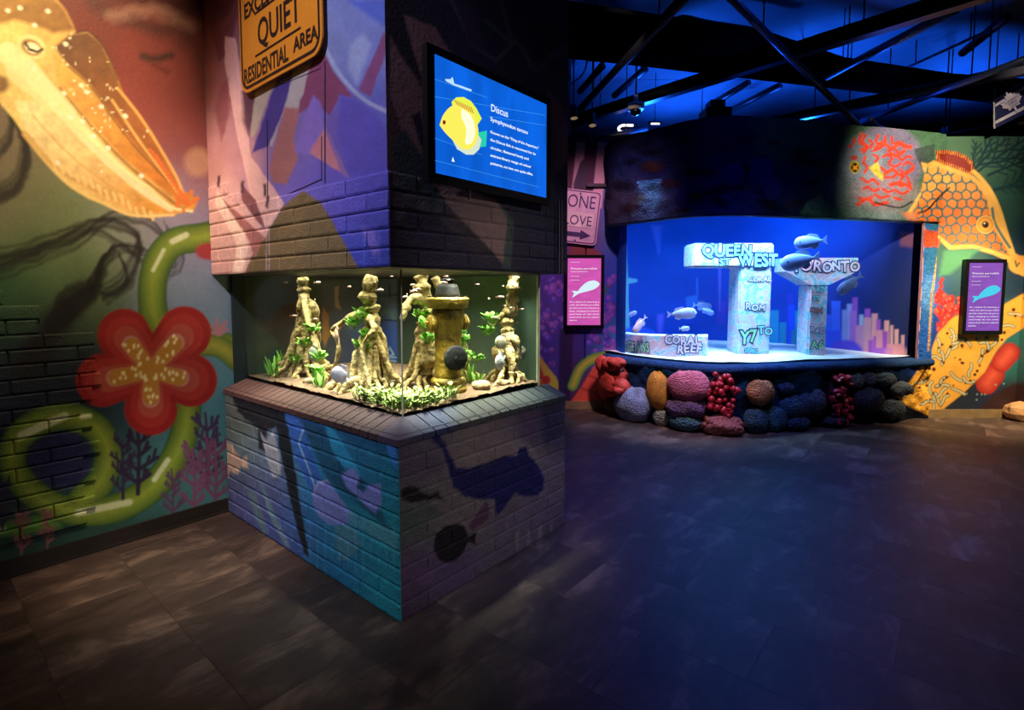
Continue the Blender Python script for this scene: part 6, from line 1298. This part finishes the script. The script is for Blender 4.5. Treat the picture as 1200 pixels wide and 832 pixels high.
for k, (x, y, w, h, col, lb) in enumerate([(884, 490, 34, 30, '#1f4250', 'dark teal lump below the orange-brown coral'), (907, 487, 30, 30, '#26505c', 'dark teal lump second from the orange-brown coral'), (925, 477, 30, 28, '#2c4a5a', 'slate blue lump in the middle of the rock base'), (942, 473, 24, 26, '#3c4f62', 'grey ribbed lump by the red crystal coral'), (956, 470, 22, 28, '#4c5864', 'pale grey ribbed lump touching the red crystal coral'), (920, 455, 22, 14, '#333a54', 'small violet stone between orange and red corals'),
                                          (1003, 446, 20, 17, '#56686a', 'grey coral knob next above the red crystal coral'), (1017, 444, 20, 15, '#505c70', 'grey flower-shaped coral knob under the window ledge'), (1034, 444, 28, 16, '#46545a', 'long grey coral ridge under the window ledge'), (1014, 468, 38, 30, '#262a48', 'dark violet boulder by the red crystal coral'), (1043, 478, 34, 24, '#2e3a44', 'ribbed dark boulder on the floor before the puffer tail'), (1050, 455, 34, 18, '#333c46', 'dark rounded ledge rock above the puffer tail'), (930, 496, 36, 18, '#142e3c', 'low dark teal rock along the floor'), (975, 495, 30, 14, '#16202e', 'low black-blue rock under the red crystal coral')]):
    rock(x, y, w, h, col, lb, 'reef_rock', 'rock', 45, .2, 20 + k, touch=y > 485)
# red lobed sponge at the base corner
s, P = on_curve(722, 487, .0); P[2] = 0; o = thing('lobed_sponge', P, 'big orange-red lobed sponge at the window corner of the rock base', 'sponge')
n3 = np.append(CN(s), 0); t3 = np.array([-n3[1], n3[0], 0]); k_ = P[1] / F_PX; M_RSP = mat('red_sponge', '#b8382c', .7, nscale=10, namt=.35, bump=.6, bscale=25)
MB().ball(P + n3 * .02 + ZV * .17, .17, .13, .19, t3, n3, ZV, 20, 12, .25, 4, .4).build('stalk', mat('sponge_stalk', '#4a2c26', .85, nscale=10, bump=.8), o, True)
for k, (dx, dz, rx, rz) in enumerate([(-8, 50, 13, 22), (2, 64, 16, 8), (12, 68, 13, 6), (10, 52, 13, 10), (17, 40, 12, 9), (2, 40, 15, 16), (-10, 34, 11, 16), (-14, 62, 8, 11), (20, 36, 8, 6)]):
    MB().ball(P + t3 * dx * k_ + ZV * dz * k_ * .95 + n3 * (.08 + .03 * (k % 3)), rx * k_, .10, rz * k_, t3, n3, ZV, 16, 10, .3, k + 2, .35).build('lobe', M_RSP, o, True)
# berry coral and crystal coral
def cluster(px, py, w, h, name, label, col, n, crystal, seed):
    s, P = on_curve(px, py, .02); n3 = np.append(CN(s), 0); t3 = np.array([-n3[1], n3[0], 0]); rr = np.random.default_rng(seed); k_ = P[1] / F_PX
    o = thing(name, P, label, 'coral'); m = mat(name, col, .35, nscale=12, namt=.4, bump=.2)
    MB().ball(P, w * k_ * .4, .05, h * k_ * .47, t3, n3, ZV, 16, 10, .2, 3, .4).build('core', mat(name + '_core', '#3a1014', .8), o, True)
    for i in range(n):
        u, v = rr.uniform(-.5, .5), rr.uniform(-.5, .5)
        if abs(u) > .5 * (1 - abs(v) ** 2 * 2.2): u *= .5
        c_ = P + t3 * u * w * k_ + ZV * v * h * k_ + n3 * (.05 + .04 * rr.random())
        mb = MB()
        if crystal:
            r = rr.uniform(.028, .045); A = n3 + t3 * rr.normal(0, .5) + ZV * rr.normal(.2, .6); mb.lathe([(r * .6, -r), (r, 0), (r * .7, r * .8), (.004, r * 1.5)], c_, A, 5)
        else:
            r = rr.uniform(.028, .042); mb.ball(c_, r, r, r, nu=10, nv=7)
        mb.build('crystal' if crystal else 'berry', m, o, not crystal)
cluster(845, 462, 34, 52, 'berry_coral', 'deep red berry cluster coral beside the pink brain coral', '#a8202c', 46, False, 3)
cluster(981, 467, 34, 58, 'crystal_coral', 'crimson crystal-like coral standing alone on the dark rock', '#b01a2c', 46, True, 5)

# ================================================================== wall signs and info screens
def info_screen(C0, w, h, U, N, ctop, label, bg, px_fish):
    o = thing('info_screen', C0 - ZV * h / 2, label, 'screen'); U = np.asarray(U); N = np.asarray(N)
    MB().box(C0 - U * w / 2 - ZV * h / 2, U * w, ZV * h, -N * .05).build('casing', M_BLACK, o)
    f = .045; n = 40; uu, vv = np.meshgrid(np.linspace(-w / 2 + f, w / 2 - f, n), np.linspace(-h / 2 + f, h / 2 - f, n), indexing='ij')
    P = C0 + N * .002 + uu[..., None] * U + vv[..., None] * ZV; nb = fbm(uu.ravel() * 100, vv.ravel() * 300, 10, 3)
    mb = MB(); mb.grid(P, hx(bg) * (.8 + .4 * nb)[:, None]); d = mb.build('display', glow('display_glow', '#ffffff', .9, True), o); ORG[d.name] = ORG[o.name]
    iw, ih = w - 2 * f, h - 2 * f; Q = lambda u, v: C0 + N * .004 + U * (u - .5) * iw + ZV * (.5 - v) * ih
    fm = glow('fish_' + px_fish.strip('#'), px_fish, 1.0); body = smooth([(.30, .50), (.42, .42), (.60, .35), (.80, .33), (.93, .36), (.95, .40), (.82, .455), (.65, .485), (.45, .51), (.36, .52), (.30, .50)], 4)[:-1]
    MB().prism([Q(*q) for q in body], -N, .001).build('fish_body', fm, d); MB().prism([Q(*q) for q in [(.36, .49), (.12, .485), (.20, .52), (.14, .59), (.36, .52)]], -N, .001).build('fish_tail', fm, d)
    def line(s_, u0, u1, v, hh):
        t_ = MB(); fit_text(t_, s_, Q(u0, v), Q(u1, v), ZV, ih * hh); t_.build('lettering', glow('text_white', '#ffffff', 1.0), d)
    line('Princess parrotfish', .09, .88, .165, .028); line('Scarus taeniopterus', .09, .6, .205, .018)
    for k, s_ in enumerate(['As a band of cleaning a', 'reefs, the vibrant parrotfish', 'get their name from the parrot', 'beak, changing its colours', 'and help its kin with', 'sand that forms island', 'beaches.']): line(s_, .06, .95 if k < 6 else .3, .66 + .046 * k, .021)
    for v in (.06, .27, .325): MB().box(Q(.08, v), U * iw * .28, ZV * .003, N * .001).build('chart_line', glow('text_white', '#ffffff', 1.0), d)
RS = atY(1153.5, 348, 6.44); info_screen(RS, .50, .92, X3, (0, -1.0, 0), 0, 'tall purple info screen with turquoise fish on the honeycomb fish mural wall', '#8f4fc0', '#3fd0ee')
LS = atY(684.5, 342, 6.94); info_screen(LS, .53, .97, X3, (0, -1.0, 0), 0, 'tall pink info screen with white fish under the ONE LOVE sign', '#d85ab8', '#d8f0fa')
oc = atY(677, 254, 6.955); o = thing('road_sign', oc, 'weathered pink-lit ONE LOVE arrow road sign on the mural wall', 'sign'); an = math.radians(-6.5)
ou, ov = np.array([math.cos(an), 0, math.sin(an)]), np.array([-math.sin(an), 0, math.cos(an)]); oN = np.array([0, -1.0, 0])
def orr(w, h, r, off):
    pts = []
    for cx, cz, t0 in [(w / 2 - r, -h / 2 + r, -90), (w / 2 - r, h / 2 - r, 0), (-w / 2 + r, h / 2 - r, 90), (-w / 2 + r, -h / 2 + r, 180)]:
        for k in range(6): t = math.radians(t0 + 90 * k / 5); pts.append(oc + ou * (cx + r * math.cos(t)) + ov * (cz + r * math.sin(t)) + oN * off)
    return pts
M_SW = mat('sign_white', '#d8c0c0', .5, nscale=12, namt=.15, bump=0); M_SP = mat('sign_ink', '#3a2a5a', .5, bump=0)
MB().prism(orr(.56, .70, .05, 0), -oN, .01).build('plate', M_SW, o); ringstrip(orr(.535, .675, .045, .002), orr(.505, .645, .035, .002), oN, 0).build('border', mat('sign_border', '#6a3a6a', .5, bump=0), o)
tb = MB(); pp = lambda u, v, off=.003: oc + ou * u + ov * v + oN * off
fit_text(tb, 'ONE', pp(-.16, .12), pp(.21, .12), ov, .17); fit_text(tb, 'LOVE', pp(-.18, -.105, .006), pp(.19, -.105, .006), ov, .13); tb.build('lettering', M_SP, o)
MB().prism([pp(u, v, .004) for u, v in [(-.20, -.13), (.21, -.13), (.21, .06), (-.20, .06)]], -oN, .003).build('word_plate', mat('plate_cream', '#e8dcc8', .5, bump=0), o)
MB().prism([pp(u, v) for u, v in [(-.2, -.2), (.06, -.2), (.06, -.165), (.2, -.23), (.06, -.295), (.06, -.26), (-.2, -.26)]], -oN, .001).build('arrow', M_SP, o)
for v in (.3, -.31): MB().lathe([(.012, 0), (.012, .006)], pp(0, v, .001), oN, 8).build('screw', M_STEEL, o)
# carved rock in the corner by the side wall
q = atz(1194, 492, 0); o = thing('carved_rock', q, 'tan faceted rock on the floor in the mural corner', 'rock')
MB().ball(q + ZV * .09, .17, .14, .13, nu=9, nv=6, amp=.3, seed=9).build('rock_body', mat('tan_rock', '#b0845a', .8, nscale=6, bump=.4), o)
MB().prism([q + np.array(p) for p in [(-.05, -.12, .17), (.1, -.14, .22), (.2, -.12, .16), (.08, -.12, .14)]], np.array([0, -1.0, 0]), .01).build('leaf', mat('painted_leaf', '#3a7a4a', .7), o)
